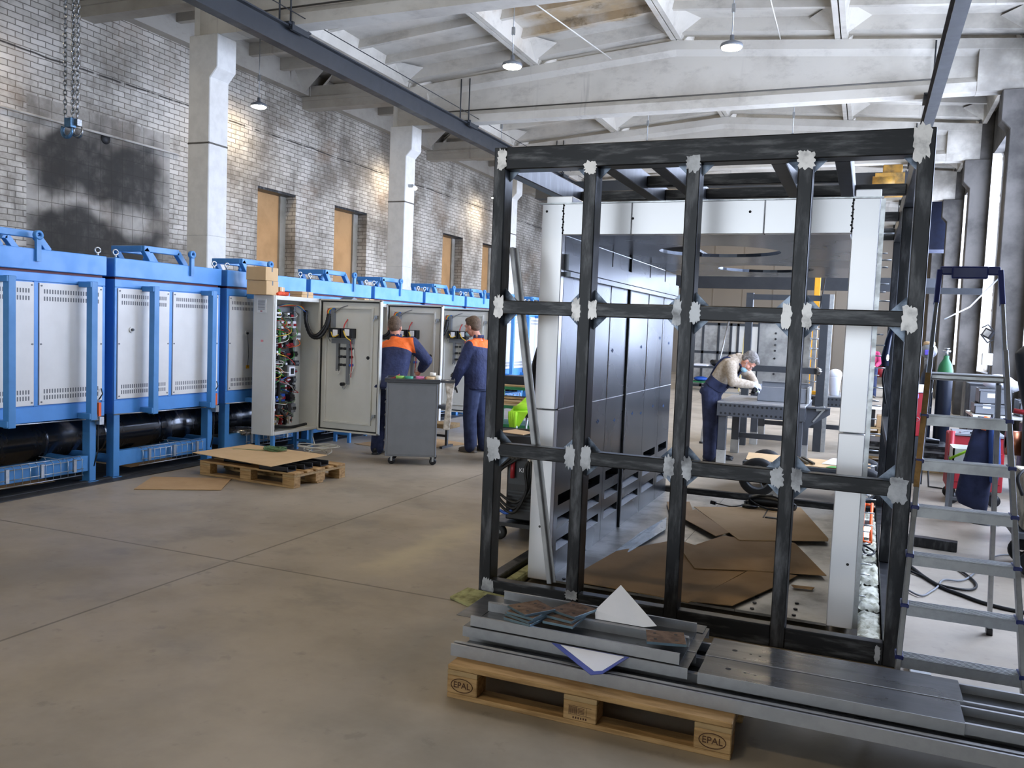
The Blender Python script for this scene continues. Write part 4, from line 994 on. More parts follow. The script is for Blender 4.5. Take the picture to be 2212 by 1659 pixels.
# cardboard on the chamber floor
def card(pts, z, label, m=m_card, tk=.005):
    return tag(MB().sheet([(x, y, z+dz) for x, y, dz in [(p+(0,))[:3] if len(p) == 2 else p for p in pts]], tk).build('cardboard_sheet', m), label, 'cardboard', 'cardboard sheets')
card([(-1.66, 5.15), (-1.58, 5.92), (-1.26, 6.5), (-.60, 6.1), (-.88, 5.0), (-1.07, 5.03), (-1.56, 5.06)], .0535, 'largest brown cardboard sheet at the front left of the chamber floor')
card([(-.87, 5.02), (-.635, 5.9), (-.33, 5.93), (-.38, 5.76), (-.63, 5.06)], .059, 'narrow brown cardboard at the front middle of the chamber floor')
card([(-1.16, 6.17), (-.955, 6.77), (-.417, 6.85), (-.15, 6.01), (-.636, 5.87), (-.979, 5.73)], .065, 'brown cardboard across the middle of the chamber floor')
card([(-1.36, 7.75), (-.47, 8.29), (-.18, 7.11), (-.18, 7.03), (-.81, 6.68), (-1.06, 7.16)], .072, 'tan cardboard under the black grinder at the rear of the chamber', m_cardl)
card([(-1.40, 7.25), (-.99, 6.68), (-.915, 6.86), (-1.32, 7.62)], .079, 'dark folded cardboard flap at the left rear of the chamber floor')
card([(-1.64, 7.88), (-1.45, 8.01), (-1.32, 7.52), (-1.42, 7.04)], .062, 'cardboard strip by the rear left corner of the chamber')
card([(-.35, 5.70), (-.21, 5.72), (-.22, 5.67), (-.33, 5.65)], .0535, 'small torn cardboard scrap on the bare chamber floor')
tag(MB().sheet([(-1.60, 5.75, .05), (-1.50, 5.85, .055), (-1.40, 6.75, .07), (-1.48, 7.14, .08), (-1.56, 6.6, .06)], .002).build('plastic_film', mat('pale_blue_film', '#c4d6e6', .25, var=.05)), 'pale blue strip of protective film on the chamber floor along the wall', 'film')
# grinder with cable
t = T('angle_grinder', 'black power tool with its cable lying on the cardboard at the chamber rear', 'power tool', (-.75, 8.1, .075))
MB().tube([(-.92, 8.12, .125), (-.86, 8.12, .13), (-.72, 8.11, .135), (-.6, 8.08, .13), (-.5, 8.04, .115)], [.04, .055, .055, .045, .03], n=14).build('body', m_blackp, t)
MB().cyl((-.9, 8.12, .10), (-.95, 8.10, .08), .035).lathe([(0, -.008), (.075, -.008), (.075, .006), (0, .01)], (-.9, 8.02, .09), n=20).build('wheel_guard', m_steel, t)
MB().tube(spline([(-.88, 8.05, .17), (-.8, 8.0, .2), (-.66, 8.02, .19), (-.6, 8.0, .10), (-.75, 7.98, .09), (-.9, 8.0, .16), (-.7, 8.03, .21)], 6), .008, n=6).build('cord', m_black, t)
MB().tube(spline([(-.95, 8.02, .09), (-1.05, 7.95, .078), (-1.15, 7.98, .08), (-1.2, 7.98, .085)], 5), .006, n=6).cyl((-1.2, 7.98, .085), (-1.25, 7.985, .09), .018).build('plug_cord', m_blackp, t)
MB().box((-.72, 7.62, .074), (-.5, 7.66, .085)).box((-.74, 7.62, .074), (-.73, 8.0, .08)).build('side_handle', m_steel, t)
# orange work lamp
t = T('work_lamp', 'small orange framed work lamp glowing on the pale insulation beside the chamber', 'work lamp', (.1, 7.3, .1))
q = MB()
for x in (.065, .125): q.tube([(x, 7.0, .11), (x-.005, 7.15, .24), (x, 7.45, .33), (x, 7.5, .31)], .012, n=8)
q.cyl((.065, 7.5, .31), (.125, 7.5, .31), .012); q.cyl((.065, 7.0, .11), (.125, 7.0, .11), .012); q.build('handle_frame', m_orange, t)
MB().box((.075, 7.1, .12), (.12, 7.3, .22)).build('housing', m_blackp, t); MB().box((.075, 7.08, .13), (.12, 7.1, .21)).build('lens', m_spot, t)
MB().tube(spline([(.1, 7.0, .11), (.03+.04, 6.8, .11), (.1, 6.6, .105), (.15, 6.7, .11), (.08, 6.85, .12), (.12, 6.95, .11)], 6), .008, n=6).build('cord', m_black, t)
# leaning steel channel
t = MB(); t.bar((-2.0, 4.735, 2.125), (-1.672, 4.745, .118), .024, .006, up=(0, 1, 0)); t.bar((-2.0+.0115, 4.75, 2.125), (-1.672+.0115, 4.76, .118), .006, .03, up=(0, 1, 0)); t.bar((-1.985, 4.768, 2.125), (-1.657, 4.778, .118), .034, .006, up=(0, 1, 0))
tag(t.build('steel_channel', m_sheetlip), 'long grey steel channel leaning inside the left bay of the black frame', 'channel')

# ------------------------------------------------------------ pallet of bent sheet metal in front
pal = make_pallet('wooden_pallet', 'stamped wooden pallet carrying the bent sheet metal in the foreground', Matrix.Translation((-1.622, 3.303, 0)))
epal(pal, .0725, .064); epal(pal, 1.235-.0725, .064)
q = MB(); cx = 1.235/2
for x0, x1, z0, z1 in ((-.05, .05, .085, .086), (-.05, .05, .048, .049), (.028, .029, .048, .086), (-.012, -.011, .048, .086)): q.box((cx+x0, -.0015, z0), (cx+x1, -.0003, z1))
r = random.Random(2)
for k in range(9): xx = cx-.048+.004*k; q.box((xx, -.0015, .052), (xx+.0018, -.0003, .082))
for k in range(5): q.box((cx-.008, -.0015, .054+.006*k), (cx+.02, -.0003, .056+.006*k))
for k in range(6): q.box((cx-.03+.011*k, -.0015, .032), (cx-.024+.011*k, -.0003, .04))
q.build('brand_block', m_brand, pal, True)
def chan(label, x0, x1, y0, y1, z0, z1, up=True, lip=.012, name='sheet_channel'):
    """bent channel lying flat: web with two flanges and small returned lips"""
    q = MB(); tk = .003
    if up:
        q.box((x0, y0+tk, z0), (x1, y1-tk, z0+tk), m_sheet)
        q.box((x0, y0, z0), (x1, y0+tk, z1), m_sheetlip); q.box((x0, y1-tk, z0), (x1, y1, z1), m_sheetlip)
        q.box((x0, y0+tk, z1-tk), (x1, y0+lip, z1), m_sheetlip); q.box((x0, y1-lip, z1-tk), (x1, y1-tk, z1), m_sheetlip)
    else:
        q.box((x0, y0, z1-tk), (x1, y1, z1), m_sheet); q.box((x0, y0, z0), (x1, y0+tk, z1-.004), m_sheetlip); q.box((x0, y1-tk, z0), (x1, y1, z1-.004), m_sheetlip)
        q.box((x0, y0-.0005, z1-.006), (x1, y0+.004, z1+.0005), m_sheetlip)  # pale strip paints the edge highlight along the bend
    return tag(q.build(name, None), label, 'steel channel', 'bent steel channels on the pallet')
chan('lowest front steel channel, longest one along the pallet edge', -1.655, 1.35, 3.395, 3.435, .151, .205, True, .012)
chan('second steel channel from the front on the pallet deck', -1.657, 1.35, 3.437, 3.60, .151, .203, True, .012)
chan('third steel channel from the front, under the upper channels', -1.65, 1.3, 3.602, 3.80, .151, .2, True, .02)
chan('rearmost steel channel on the pallet deck', -1.64, 1.3, 3.802, 4.0, .151, .2, True, .02)
chan('steel channel in the second layer at the left, under the plates', -1.65, -.605, 3.505, 3.70, .206, .252, False)
chan('rear steel channel of the second layer at the left', -1.65, -.605, 3.705, 4.04, .206, .2535, False)
chan('upper left steel channel with upright bright lip nearest the camera', -1.62, -.645, 3.522, 3.742, .2545, .302, True, .012)
chan('upper left steel channel behind, under the small drilled plates', -1.63, -.65, 3.745, 3.95, .2545, .302, True, .012)
tag(MB().box((-1.74, 3.62, .254), (-1.625, 3.98, .257)).box((-1.63, 3.955, .254), (-.62, 4.06, .257)).build('flat_sheet', m_sheet), 'flat sheet showing at the left end and rear of the upper channels', 'sheet metal')
for nm, y0, y1, xa, xb in (('long drilled steel channel at the right, front one of two', 3.485, 3.69, -.56, .425), ('long drilled steel channel at the right, rear one of two', 3.70, 3.93, -.565, .44)):
    o = chan(nm, xa, xb, y0, y1, .206, .252, False)
    for k, (x, y, r_) in enumerate(((xa+.11, .5, .012), (xa+.18, .45, .006), (xa+.22, .42, .006), (xa+.32, .4, .004), (xa+.72, .5, .006))):
        MB().cyl((x, y0+(y1-y0)*y, .2515), (x, y0+(y1-y0)*y, .2526), r_, n=14).build('drilled_hole', m_black, o)
    chan(nm.replace('drilled steel channel', 'flat channel').replace('long', 'open ended'), xb-.02, 1.28, y0+.015, y1-.015, .2056, .247, True, .014)
# drilled plates
m_plate = mat('rusty_brown_plate', '#6a513c', .55, .4, col2='#4a382a', scale=25); m_edge = mat('blue_grey_plate_edge', '#7f97a3', .35, .8, var=.1)
def plate(x, y, z, rot, label, grp):
    q = MB(); d = .074; n = 12
    o_ = bpy.data.objects.new('x', None)
    q.box((-d, -d*1.15, 0), (d, d*1.15, .0115), m_edge); q.box((-d+.001, -d*1.15+.001, .0112), (d-.001, d*1.15-.001, .0122), m_plate)
    bpy.data.objects.remove(o_)
    o = q.build('drilled_plate', None, bevel=.001); o.location = (x, y, z); o.rotation_euler = (0, 0, rot); tag(o, label, 'steel plate', grp)
    for a, b_ in ((-.036, -.046), (.036, -.046), (-.036, .046), (.036, .046)): MB().cyl((a, b_, .0115), (a, b_, .0129), .008, n=12).build('bolt_hole', m_black, o, True)
    return o
rot = -.35
nm = ['topmost of the leftmost stack', 'second from the top of the leftmost stack', 'third from the top of the leftmost stack', 'bottom of the leftmost stack']
for k in range(4): plate(-1.36-.004*k, 3.63-.006*k, .3028+.013*(3-k), rot+.12*(k % 2)-.25*(k == 0), 'brown drilled steel plate, '+nm[k]+' on the channels', 'drilled plates')
nm = ['topmost of the stack beside the white paper', 'middle one of the stack beside the white paper', 'bottom of the stack beside the white paper']
for k in range(3): plate(-1.19-.02*(k > 0), 3.74-.035*k, .3028+.013*(2-k), rot+.15*k, 'brown drilled steel plate, '+nm[k], 'drilled plates')
plate(-.735, 3.66, .3028, -1.3, 'single brown drilled steel plate right of the white paper', 'drilled plates')
# paper and plastic sleeve
q = MB().sheet([(-1.09, 3.768, .302), (-.86, 3.768, .302), (-.80, 3.775, .315), (-1.01, 3.90, .44), (-1.10, 3.79, .335)], .002)
tag(q.build('paper_sheet', m_paper), 'white paper sheet propped upright among the steel channels', 'paper')
t = T('document_sleeve', 'blue edged plastic document sleeve hanging over the front channel lips', 'document', (-1.05, 3.4, .2))
a, b_, c_, d_ = Vector((-1.20, 3.50, .2535)), Vector((-.86, 3.50, .2535)), Vector((-.94, 3.36, .214)), Vector((-1.0, 3.37, .214))
pt = lambda x, y, z: (x, y, z)
MB().sheet([(-1.21, 3.503, .2525), (-.855, 3.503, .2535), (-.935, 3.375, .212), (-.98, 3.355, .206)], .0025).build('sleeve', mat('blue_sleeve', '#4a5aa8', .3, var=.05), t)
MB().sheet([(-1.165, 3.496, .2545), (-.875, 3.496, .2545), (-.94, 3.392, .2195), (-.972, 3.378, .2155)], .0015).build('paper', m_paper, t)

# ------------------------------------------------------------ step ladder
t = T('step_ladder', 'tall aluminium step ladder with blue top bar standing beside the black frame', 'step ladder', (.46, 4.14, 0))
m_lblue = mat('dark_blue_plastic', '#14205c', .4, var=.05)
def LP(s_, z):  # point on a front rail
    xl = .215+.0775*z/1.29; xr = .735-.082*z/1.5
    return Vector((xl if s_ < 0 else xr, 4.14+.47*z, z))
for s_ in (-1, 1):
    MB().bar(LP(s_, 0.0), LP(s_, 1.62), .022, .06, up=(0, 1, 0)).build('front_rail', m_alu, t, bevel=.002)
    MB().bar(LP(s_, 1.55)+Vector((0, .01, 0)), LP(s_, 1.88), .02, .028, up=(0, 1, 0)).build('handrail', m_alu, t, bevel=.002)
    MB().bar(LP(s_, 1.86), LP(s_, 2.04), .026, .034, up=(0, 1, 0)).build('handrail_grip', m_lblue, t, bevel=.003)
    top = LP(s_, 1.46)+Vector((-.02*s_, .12, 0)); ft = Vector((.29 if s_ < 0 else .752, 5.48, 0.0))
    MB().bar(top, ft, .022, .045, up=(0, 1, 0)).build('rear_leg', m_alu, t, bevel=.002)
    MB().bar(ft+Vector((0, 0, .0)), ft+(top-ft)*.035, .032, .055, up=(0, 1, 0)).build('foot', m_blackp, t, bevel=.003)
    MB().bar(LP(s_, 0.0), LP(s_, .02), .03, .07, up=(0, 1, 0)).build('foot', m_lblue, t)
a, b_ = LP(-1, 2.04), LP(1, 2.04)
MB().bar(a, b_, .03, .045).bar(a*.8+b_*.2-Vector((0, .01, .01)), a*.2+b_*.8-Vector((0, .01, .01)), .035, .065).build('top_bar', m_lblue, t, bevel=.008, seg=2)
for k in range(6):
    z = .215*(k+1); a, b_ = LP(-1, z), LP(1, z)
    q = MB(); q.box((a.x+.008, a.y-.03, z-.05), (b_.x-.008, a.y-.026, z-.003)); q.box((a.x+.008, a.y-.03, z-.004), (b_.x-.008, a.y+.055, z))
    for j in range(5): q.box((a.x+.01, a.y-.022+.016*j, z), (b_.x-.01, a.y-.016+.016*j, z+.0025))
    q.build('step', m_alu, t)
    for e in (a, b_):
        MB().box((e.x-.018, a.y-.038, z-.014), (e.x+.018, a.y+.055, z+.006)).build('end_cap', m_lblue, t, bevel=.003)
        MB().cyl((e.x, a.y-.036, z-.035), (e.x, a.y-.03, z-.035), .007, n=10).build('rivet', m_galv, t)
z = 1.50; a, b_ = LP(-1, z), LP(1, z)
MB().box((a.x+.005, a.y-.02, z-.035), (b_.x-.005, a.y+.20, z)).build('platform', m_alu, t, bevel=.01, seg=2)
MB().bar(LP(-1, .95)+Vector((-.005, -.034, 0)), LP(-1, 1.5)+Vector((-.005, -.034, 0)), .026, .004, up=(0, 1, 0)).build('tape_wrap', mat('brown_tape', '#8a6a3a', .5, var=.2, scale=20), t)

# ------------------------------------------------------------ people
def blob_limb(mb, pts, rs, n=12):
    mb.tube(pts, rs, n=n)
    for p, r in zip(pts, rs): mb.ell(p, (r, r, r), n=12, k=8)
def rings(mb, secs, n=20):
    """loft of elliptic sections: (centre, side vector, front vector)"""
    vs, fs = [], []
    for c, s_, f_ in secs:
        for k in range(n):
            a = 2*PI*k/n; ca, sa = math.cos(a), math.sin(a)
            e = .82
            x = math.copysign(abs(ca)**e, ca); y = math.copysign(abs(sa)**e, sa)
            vs.append(Vector(c)+Vector(s_)*x+Vector(f_)*y)
    N = len(secs)
    for i in range(N-1):
        for k in range(n): l = (k+1) % n; fs.append((i*n+k, i*n+l, (i+1)*n+l, (i+1)*n+k))
    fs.append(tuple(range(n))[::-1]); fs.append(tuple((N-1)*n+k for k in range(n)))
    mb.add(vs, fs, None, True)
def frame3(f, u):
    f = Vector(f).normalized(); u = Vector(u); s_ = f.cross(u).normalized(); u = s_.cross(f).normalized()
    return s_, f, u
def hand(mb, w, d, nrm, side, curl=.5, gr=0.):
    """palm and five separate fingers; d along the hand, nrm out of the palm, side=+1/-1 puts the thumb"""
    w = Vector(w); d = Vector(d).normalized(); nrm = Vector(nrm); nrm = (nrm-d*nrm.dot(d)).normalized(); s_ = d.cross(nrm)*side
    M = Matrix(((s_.x, d.x, nrm.x, 0), (s_.y, d.y, nrm.y, 0), (s_.z, d.z, nrm.z, 0), (0, 0, 0, 1)))
    c = w+d*.048; M.translation = c
    mb.ell((0, 0, 0), (.040+gr, .056, .017+gr), n=14, k=10, M=M)
    mb.ell((.02, -.012, .004), (.022, .03, .018), n=10, k=8, M=M)
    for k, (off, L, r) in enumerate(((.029, .070, .0088), (.010, .080, .0092), (-.010, .074, .0088), (-.028, .058, .0078))):
        p = w+d*(.088-.004*abs(k-1))+s_*off; dd = d+s_*off*1.5; pts = [p-d*.02, p]; a = 0
        for j, fr in enumerate((.45, .30, .25)):
            a += curl*(.55, .75, .6)[j]
            v = (dd*math.cos(a)+nrm*math.sin(a)).normalized(); pts.append(pts[-1]+v*L*fr)
        rs = [r+gr, r+gr, r*.97+gr, r*.88+gr, r*.75+gr]; blob_limb(mb, pts, rs, 8)
    p = w+d*.03+s_*.028; pts = [p]
    for j, (k, L) in enumerate(((.75, .04), (.45, .032), (.25, .026))):
        v = (s_*k+d*.8+nrm*(.25+.3*j*curl)).normalized(); pts.append(pts[-1]+v*L)
    blob_limb(mb, pts, [.0125+gr, .0115+gr, .010+gr, .0085+gr], 8)
def head_parts(mb, c, f, u):
    s_, f, u = frame3(f, u); M = Matrix(((s_.x, f.x, u.x, c[0]), (s_.y, f.y, u.y, c[1]), (s_.z, f.z, u.z, c[2]), (0, 0, 0, 1))) @ Matrix.Scale(1.09, 4)
    E = lambda cc, r: mb.ell(cc, r, n=18, k=12, M=M)
    E((0, -.012, .032), (.074, .094, .086)); E((0, .022, -.04), (.059, .066, .076)); E((0, .055, -.088), (.034, .03, .026)); E((0, .064, .012), (.056, .026, .03))
    E((0, .088, -.022), (.010, .018, .026)); E((0, .098, -.036), (.014, .014, .011)); E((0, .080, -.064), (.024, .013, .006)); E((0, .078, -.075), (.020, .013, .007))
    for q in (-1, 1): E((q*.073, -.012, -.018), (.010, .020, .032)); E((q*.040, .055, -.035), (.022, .026, .024))
    return M
def shoe(mb, ank, d, g=0.):
    if g:
        a = Vector(ank); d = Vector(d).normalized(); mb.tube([a+d*-.03+Vector((0, 0, .05)), a+d*.05+Vector((0, 0, .035)), a+d*.12+Vector((0, 0, .03))], [.03, .026, .02], n=10); return
    a = Vector(ank); d = Vector(d).normalized(); M = Matrix(((d.y, d.x, 0, a.x), (-d.x, d.y, 0, a.y), (0, 0, 1, 0), (0, 0, 0, 1)))
    mb.ell((0, .05, .034), (.044, .135, .036), n=16, k=8, M=M); mb.ell((0, -.03, .055), (.042, .06, .055), n=14, k=8, M=M); mb.ell((0, .12, .03), (.047, .06, .030), n=14, k=8, M=M)
    mb.box((-.044, -.085, 0), (.044, .165, .018), None, M)
def person(label, group, J, m_top, m_leg, m_hair_, collar=None, gloves=None, mask=None, head_f=(0, 1, 0), head_u=(0, 0, 1), foot_d=(0, 1, 0), m_shoe_=None, bib=None, top_name='jacket', fat=1., curl=.6, palm=None):
    f_ = Vector(J['f']).normalized(); s_ = f_.cross(Vector((0, 0, 1))).normalized()      # s_: person's right
    root = Vector((J['aL'][0]*.5+J['aR'][0]*.5, J['aL'][1]*.5+J['aR'][1]*.5, 0))
    V = {k: Vector(v) for k, v in J.items()}
    b = MB()
    M = head_parts(b, V['head'], head_f, head_u)
    hs, hf, hu = frame3(head_f, head_u)
    blob_limb(b, [V['head']-hu*.05-hf*.02, V['head']*.45+V['neck']*.55, V['neck']-Vector((0, 0, .03))], [.052, .052, .06])
    axis = (V['neck']-V['pel']).normalized(); fr = (f_-axis*f_.dot(axis)).normalized(); sh = (V['sR']-V['sL']).normalized(); sp = (V['hR']-V['hL']).normalized()
    def secs(g):
        return [(V['pel']-axis*.06, sp*(.14+g), fr*(.09+g)), (V['pel'], sp*(.155+g), fr*(.105+g)), (V['pel'].lerp(V['chest'], .45), sp.lerp(sh, .4)*(.142+g), fr*(.098+g)),
                (V['chest'], sh*(.165+g), fr*(.112+g)), (V['chest'].lerp(V['neck'], .55), sh*(.155+g), fr*(.10+g)), (V['neck'].lerp(V['chest'], .12), sh*(.085+g), fr*(.065+g))]
    rings(b, secs(-.02))
    arms = (('sL', 'eL', 'wL', -1), ('sR', 'eR', 'wR', 1))
    for a, e, w, q in arms:
        blob_limb(b, [V[a], V[a].lerp(V[e], .5), V[e], V[e].lerp(V[w], .4), V[w]], [.045, .044, .036, .035, .026])
        d = (V[w]-V[e]).normalized(); nv = Vector(palm[0 if q < 0 else 1]) if palm else (-s_*q)
        hand(b, V[w], d, nv, (1 if q > 0 else -1)*(-1 if palm is None else (palm[2] if len(palm) > 2 else -1)), curl)
    for h, k, a in (('hL', 'kL', 'aL'), ('hR', 'kR', 'aR')):
        blob_limb(b, [V[h], V[h].lerp(V[k], .5), V[k], V[k].lerp(V[a], .35), V[a]], [.075, .066, .052, .05, .036]); shoe(b, (V[a].x, V[a].y, 0), foot_d, 1)
    t = b.build('person', m_skin, remesh=.0065, smooth_it=2); tag(t, label, 'person', group)
    # hair
    h = MB(); h.ell((0, -.022, .040), (.080, .096, .086), n=20, k=14, M=M); h.ell((0, -.052, -.005), (.070, .056, .066), n=18, k=12, M=M); h.ell((0, .03, .082), (.062, .052, .036), n=16, k=10, M=M)
    for q in (-1, 1): h.ell((q*.066, -.018, .022), (.014, .03, .035), n=10, k=8, M=M)
    h.build('hair', m_hair_, t, True, remesh=.008, smooth_it=1)
    for q in (-1, 1):
        e = MB(); e.ell((q*.030, .082, -.004), (.013, .008, .007), m_paper, n=10, k=8, M=M); e.ell((q*.030, .089, -.004), (.005, .003, .005), m_black, n=8, k=6, M=M); e.build('eye', None, t, True)
        e = MB(); e.tube([M @ Vector((q*.014, .089, .018)), M @ Vector((q*.032, .086, .024)), M @ Vector((q*.05, .074, .017))], .005, n=6); e.build('eyebrow', m_hair_, t, True)
    if mask:
        k = MB(); z0 = mask
        k.ell((0, .062, z0), (.056, .042, .040), n=18, k=10, M=M)
        k.build('face_mask', m_mask, t, True)
        k = MB()
        for q in (-1, 1): k.tube([M @ Vector((q*.05, .06, z0+.01)), M @ Vector((q*.078, .01, -.02)), M @ Vector((q*.08, -.022, 0.))], .0022, n=5)
        k.build('mask_loop', m_mask, t, True)
    # upper garment
    g = MB(); ss = secs(.026*fat)
    if collar is not None:      # hip-length jacket
        ss[0] = (V['pel']-axis*.10, sp*.195, fr*.142); ss[1] = (V['pel']+axis*.0, sp*.20, fr*.15); ss[2] = (ss[2][0], ss[2][1]*1.26, ss[2][2]*1.24); ss[3] = (ss[3][0], ss[3][1]*1.14, ss[3][2]*1.14); ss[4] = (ss[4][0], ss[4][1]*1.1, ss[4][2]*1.05)
    rings(g, ss)
    for a, e, w, q in arms:
        sd = Vector(V[a])
        blob_limb(g, [sd, V[a].lerp(V[e], .3), V[a].lerp(V[e], .75), V[e], V[e].lerp(V[w], .35), V[e].lerp(V[w], .93)], ([.084, .083, .078, .075, .071, .056] if collar is not None else [.077, .075, .07, .066, .064, .052]))
        blob_limb(g, [V['neck'].lerp(V['chest'], .25), V[a].lerp(V['neck'], .45)-Vector((0, 0, .01)), sd], [.062, .064, .066])
    if collar is not None:
        g.lathe([(.062, -.04), (.075, -.01), (.070, .062), (.062, .062), (.064, 0)], tuple(V['neck']+Vector((0, 0, .0))), n=20)
    else:
        blob_limb(g, [V['neck']-hu*.0, V['neck'].lerp(V['head'], .3)], [.07, .066])
    g.build(top_name, m_top, t, True, remesh=.011, smooth_it=5)
    # trousers
    g = MB(); rings(g, [(V['pel']+axis*.10, sp*.165, fr*.125), (V['pel']+axis*.02, sp*.182, fr*.138), (V['pel']-axis*.05, sp*.184, fr*.14), (V['pel']-axis*.12, sp*.16, fr*.12)])
    for h, k, a in (('hL', 'kL', 'aL'), ('hR', 'kR', 'aR')):
        blob_limb(g, [V[h], V[h].lerp(V[k], .4), V[k], V[k].lerp(V[a], .5), V[a].lerp(V[k], .02)-Vector((0, 0, .02))], [.112, .104, .092, .088, .084])
    g.build('trousers', m_leg, t, True, remesh=.012, smooth_it=4)
    for a in ('aL', 'aR'): q = MB(); shoe(q, (V[a].x, V[a].y, .0), foot_d); o = q.build('shoe', m_shoe_ or m_shoe, t, True, remesh=.008); o.scale = (1, 1, 1.04)
    if gloves:
        for a, e, w, q in arms:
            k = MB(); d = (V[w]-V[e]).normalized(); nv = Vector(palm[0 if q < 0 else 1]) if palm else (-s_*q)
            hand(k, V[w], d, nv, (1 if q > 0 else -1)*(-1 if palm is None else (palm[2] if len(palm) > 2 else -1)), curl, .0025)
            blob_limb(k, [V[w]-d*.03, V[w]+d*.02], [.033, .03]); k.build('glove', gloves, t, True, remesh=.006, smooth_it=1)
    return t, V, M, axis, fr, sh

def yoke_jacket(name, cpt, axis, low, slope, sdir, top):
    """navy cloth with an orange yoke: the band lies between two heights measured along the spine"""
    n = NT(name); o, x, y, z = n.pos()
    d = n.new('ShaderNodeVectorMath', operation='DOT_PRODUCT'); s_ = n.new('ShaderNodeVectorMath', operation='SUBTRACT')
    n.put(s_.inputs[0], o); s_.inputs[1].default_value = tuple(cpt); n.put(d.inputs[0], s_.outputs[0]); d.inputs[1].default_value = tuple(axis)
    e = n.new('ShaderNodeVectorMath', operation='DOT_PRODUCT'); n.put(e.inputs[0], s_.outputs[0]); e.inputs[1].default_value = tuple(sdir)
    h = n.math('ADD', d.outputs['Value'], n.math('MULTIPLY', n.math('ABSOLUTE', e.outputs['Value']), slope))
    h = n.math('ADD', h, n.math('MULTIPLY', n.math('GREATER_THAN', n.math('ABSOLUTE', e.outputs['Value']), .235), -.3))
    f = n.math('MULTIPLY', n.ramp(h, low-.004, low+.004), n.ramp(d.outputs['Value'], top-.004, top+.004, 1., 0.))
    nav = n.mix(n.ramp(n.noise(6, 4, .6, o), .35, .7), lin('#2a3358'), lin('#1e2545'))
    n.bump(n.noise(9, 3, .55, o), .7, .04)
    return n.set(n.mix(f, nav, lin('#f0702c')), .8, 0.)

# the bending worker at the cabinets, seen from behind
J = dict(f=(-.30, .95, 0), head=(-5.505, 9.36, 1.592), neck=(-5.435, 9.285, 1.445), chest=(-5.40, 9.20, 1.215), pel=(-5.41, 9.09, .90),
         sL=(-5.605, 9.20, 1.315), sR=(-5.225, 9.305, 1.40), eL=(-5.78, 9.33, 1.05), eR=(-5.065, 9.41, 1.19), wL=(-5.66, 9.58, 1.06), wR=(-5.24, 9.60, 1.06),
         hL=(-5.50, 9.06, .87), hR=(-5.32, 9.12, .87), kL=(-5.54, 9.13, .47), kR=(-5.33, 9.22, .47), aL=(-5.555, 9.10, .085), aR=(-5.34, 9.27, .085))
V = {k: Vector(v) for k, v in J.items()}
ax = (V['neck']-V['pel']).normalized(); sd = (V['sR']-V['sL']).normalized()
jm = yoke_jacket('navy_jacket_orange_yoke', V['neck'], ax, -.15, .10, sd, .005)
person('person in navy work jacket with orange yoke, seen from behind, bending over the middle cabinet', 'workers', J, jm, m_navy, m_hair, collar=1, head_f=(-.35, .92, -.15), foot_d=(-.2, 1, 0), m_shoe_=m_blackp)
# the standing worker with the grey glove, side on
J = dict(f=(-.93, .25, 0), head=(-4.755, 10.06, 1.635), neck=(-4.66, 10.06, 1.475), chest=(-4.655, 10.06, 1.22), pel=(-4.655, 10.06, .92),
         sL=(-4.68, 9.875, 1.385), sR=(-4.64, 10.25, 1.385), eL=(-4.79, 9.83, 1.10), eR=(-4.78, 10.30, 1.12), wL=(-4.905, 9.88, .885), wR=(-4.98, 10.26, 1.02),
         hL=(-4.68, 9.975, .88), hR=(-4.65, 10.145, .88), kL=(-4.70, 9.96, .48), kR=(-4.62, 10.15, .48), aL=(-4.665, 9.95, .085), aR=(-4.565, 10.16, .085))
V = {k: Vector(v) for k, v in J.items()}
jm = yoke_jacket('navy_jacket_orange_shoulder', V['neck'], Vector((0, 0, 1)), -.115, -.12, (V['sR']-V['sL']).normalized(), .01)
person('person in navy jacket with orange shoulders and grey glove, standing at the far cabinet', 'workers', J, jm, m_denim, m_hair, collar=1, gloves=m_glove, mask=-.085, head_f=(-.93, .22, -.2), foot_d=(-1, .1, 0), curl=.5, palm=((0, .95, .3), (0, -.95, .3), -1))
# the man bent over the welding table
J = dict(f=(.95, .22, 0), head=(-1.345, 10.98, 1.335), neck=(-1.475, 11.0, 1.37), chest=(-1.60, 11.02, 1.225), pel=(-1.775, 11.02, .955),
         sL=(-1.515, 11.18, 1.30), sR=(-1.545, 10.83, 1.275), eL=(-1.355, 11.24, 1.14), eR=(-1.50, 10.78, 1.075), wL=(-1.265, 11.05, 1.065), wR=(-1.275, 10.90, 1.045),
         hL=(-1.79, 11.11, .92), hR=(-1.80, 10.94, .92), kL=(-1.74, 11.13, .50), kR=(-1.775, 10.92, .50), aL=(-1.66, 11.13, .085), aR=(-1.755, 10.90, .085))
J = {k: (v if k == 'f' else (v[0]*1.027, v[1]*1.027, v[2] if k[0] == 'a' else 1.65+(v[2]-1.65)*1.027)) for k, v in J.items()}
t, V, M, ax, fr, sh = person('person in cream sweater and navy bib overalls, bent over the welding table with a grinder', 'workers', J, m_cream, m_navy, m_hairg, gloves=m_glovew, mask=-.088, head_f=(.42, .02, -.86), head_u=(.86, .03, .40), foot_d=(.95, .2, 0), m_shoe_=m_blackp, top_name='sweater', curl=.9, palm=((.1, -.7, -.6), (.1, .8, -.5), -1))
q = MB(); rings(q, [(V['pel']+ax*.04, sh*.19, fr*.145), (V['pel']+ax*.17, sh*.182, fr*.142)]); 
q.build('overall_waist', m_navy, t, True, remesh=.012, smooth_it=4)
q = MB(); c = V['chest']+fr*.132; q.bar(c-ax*.2, c+ax*.12, .24, .02, up=fr); q.build('overall_bib', m_navy, t, True, bevel=.008)
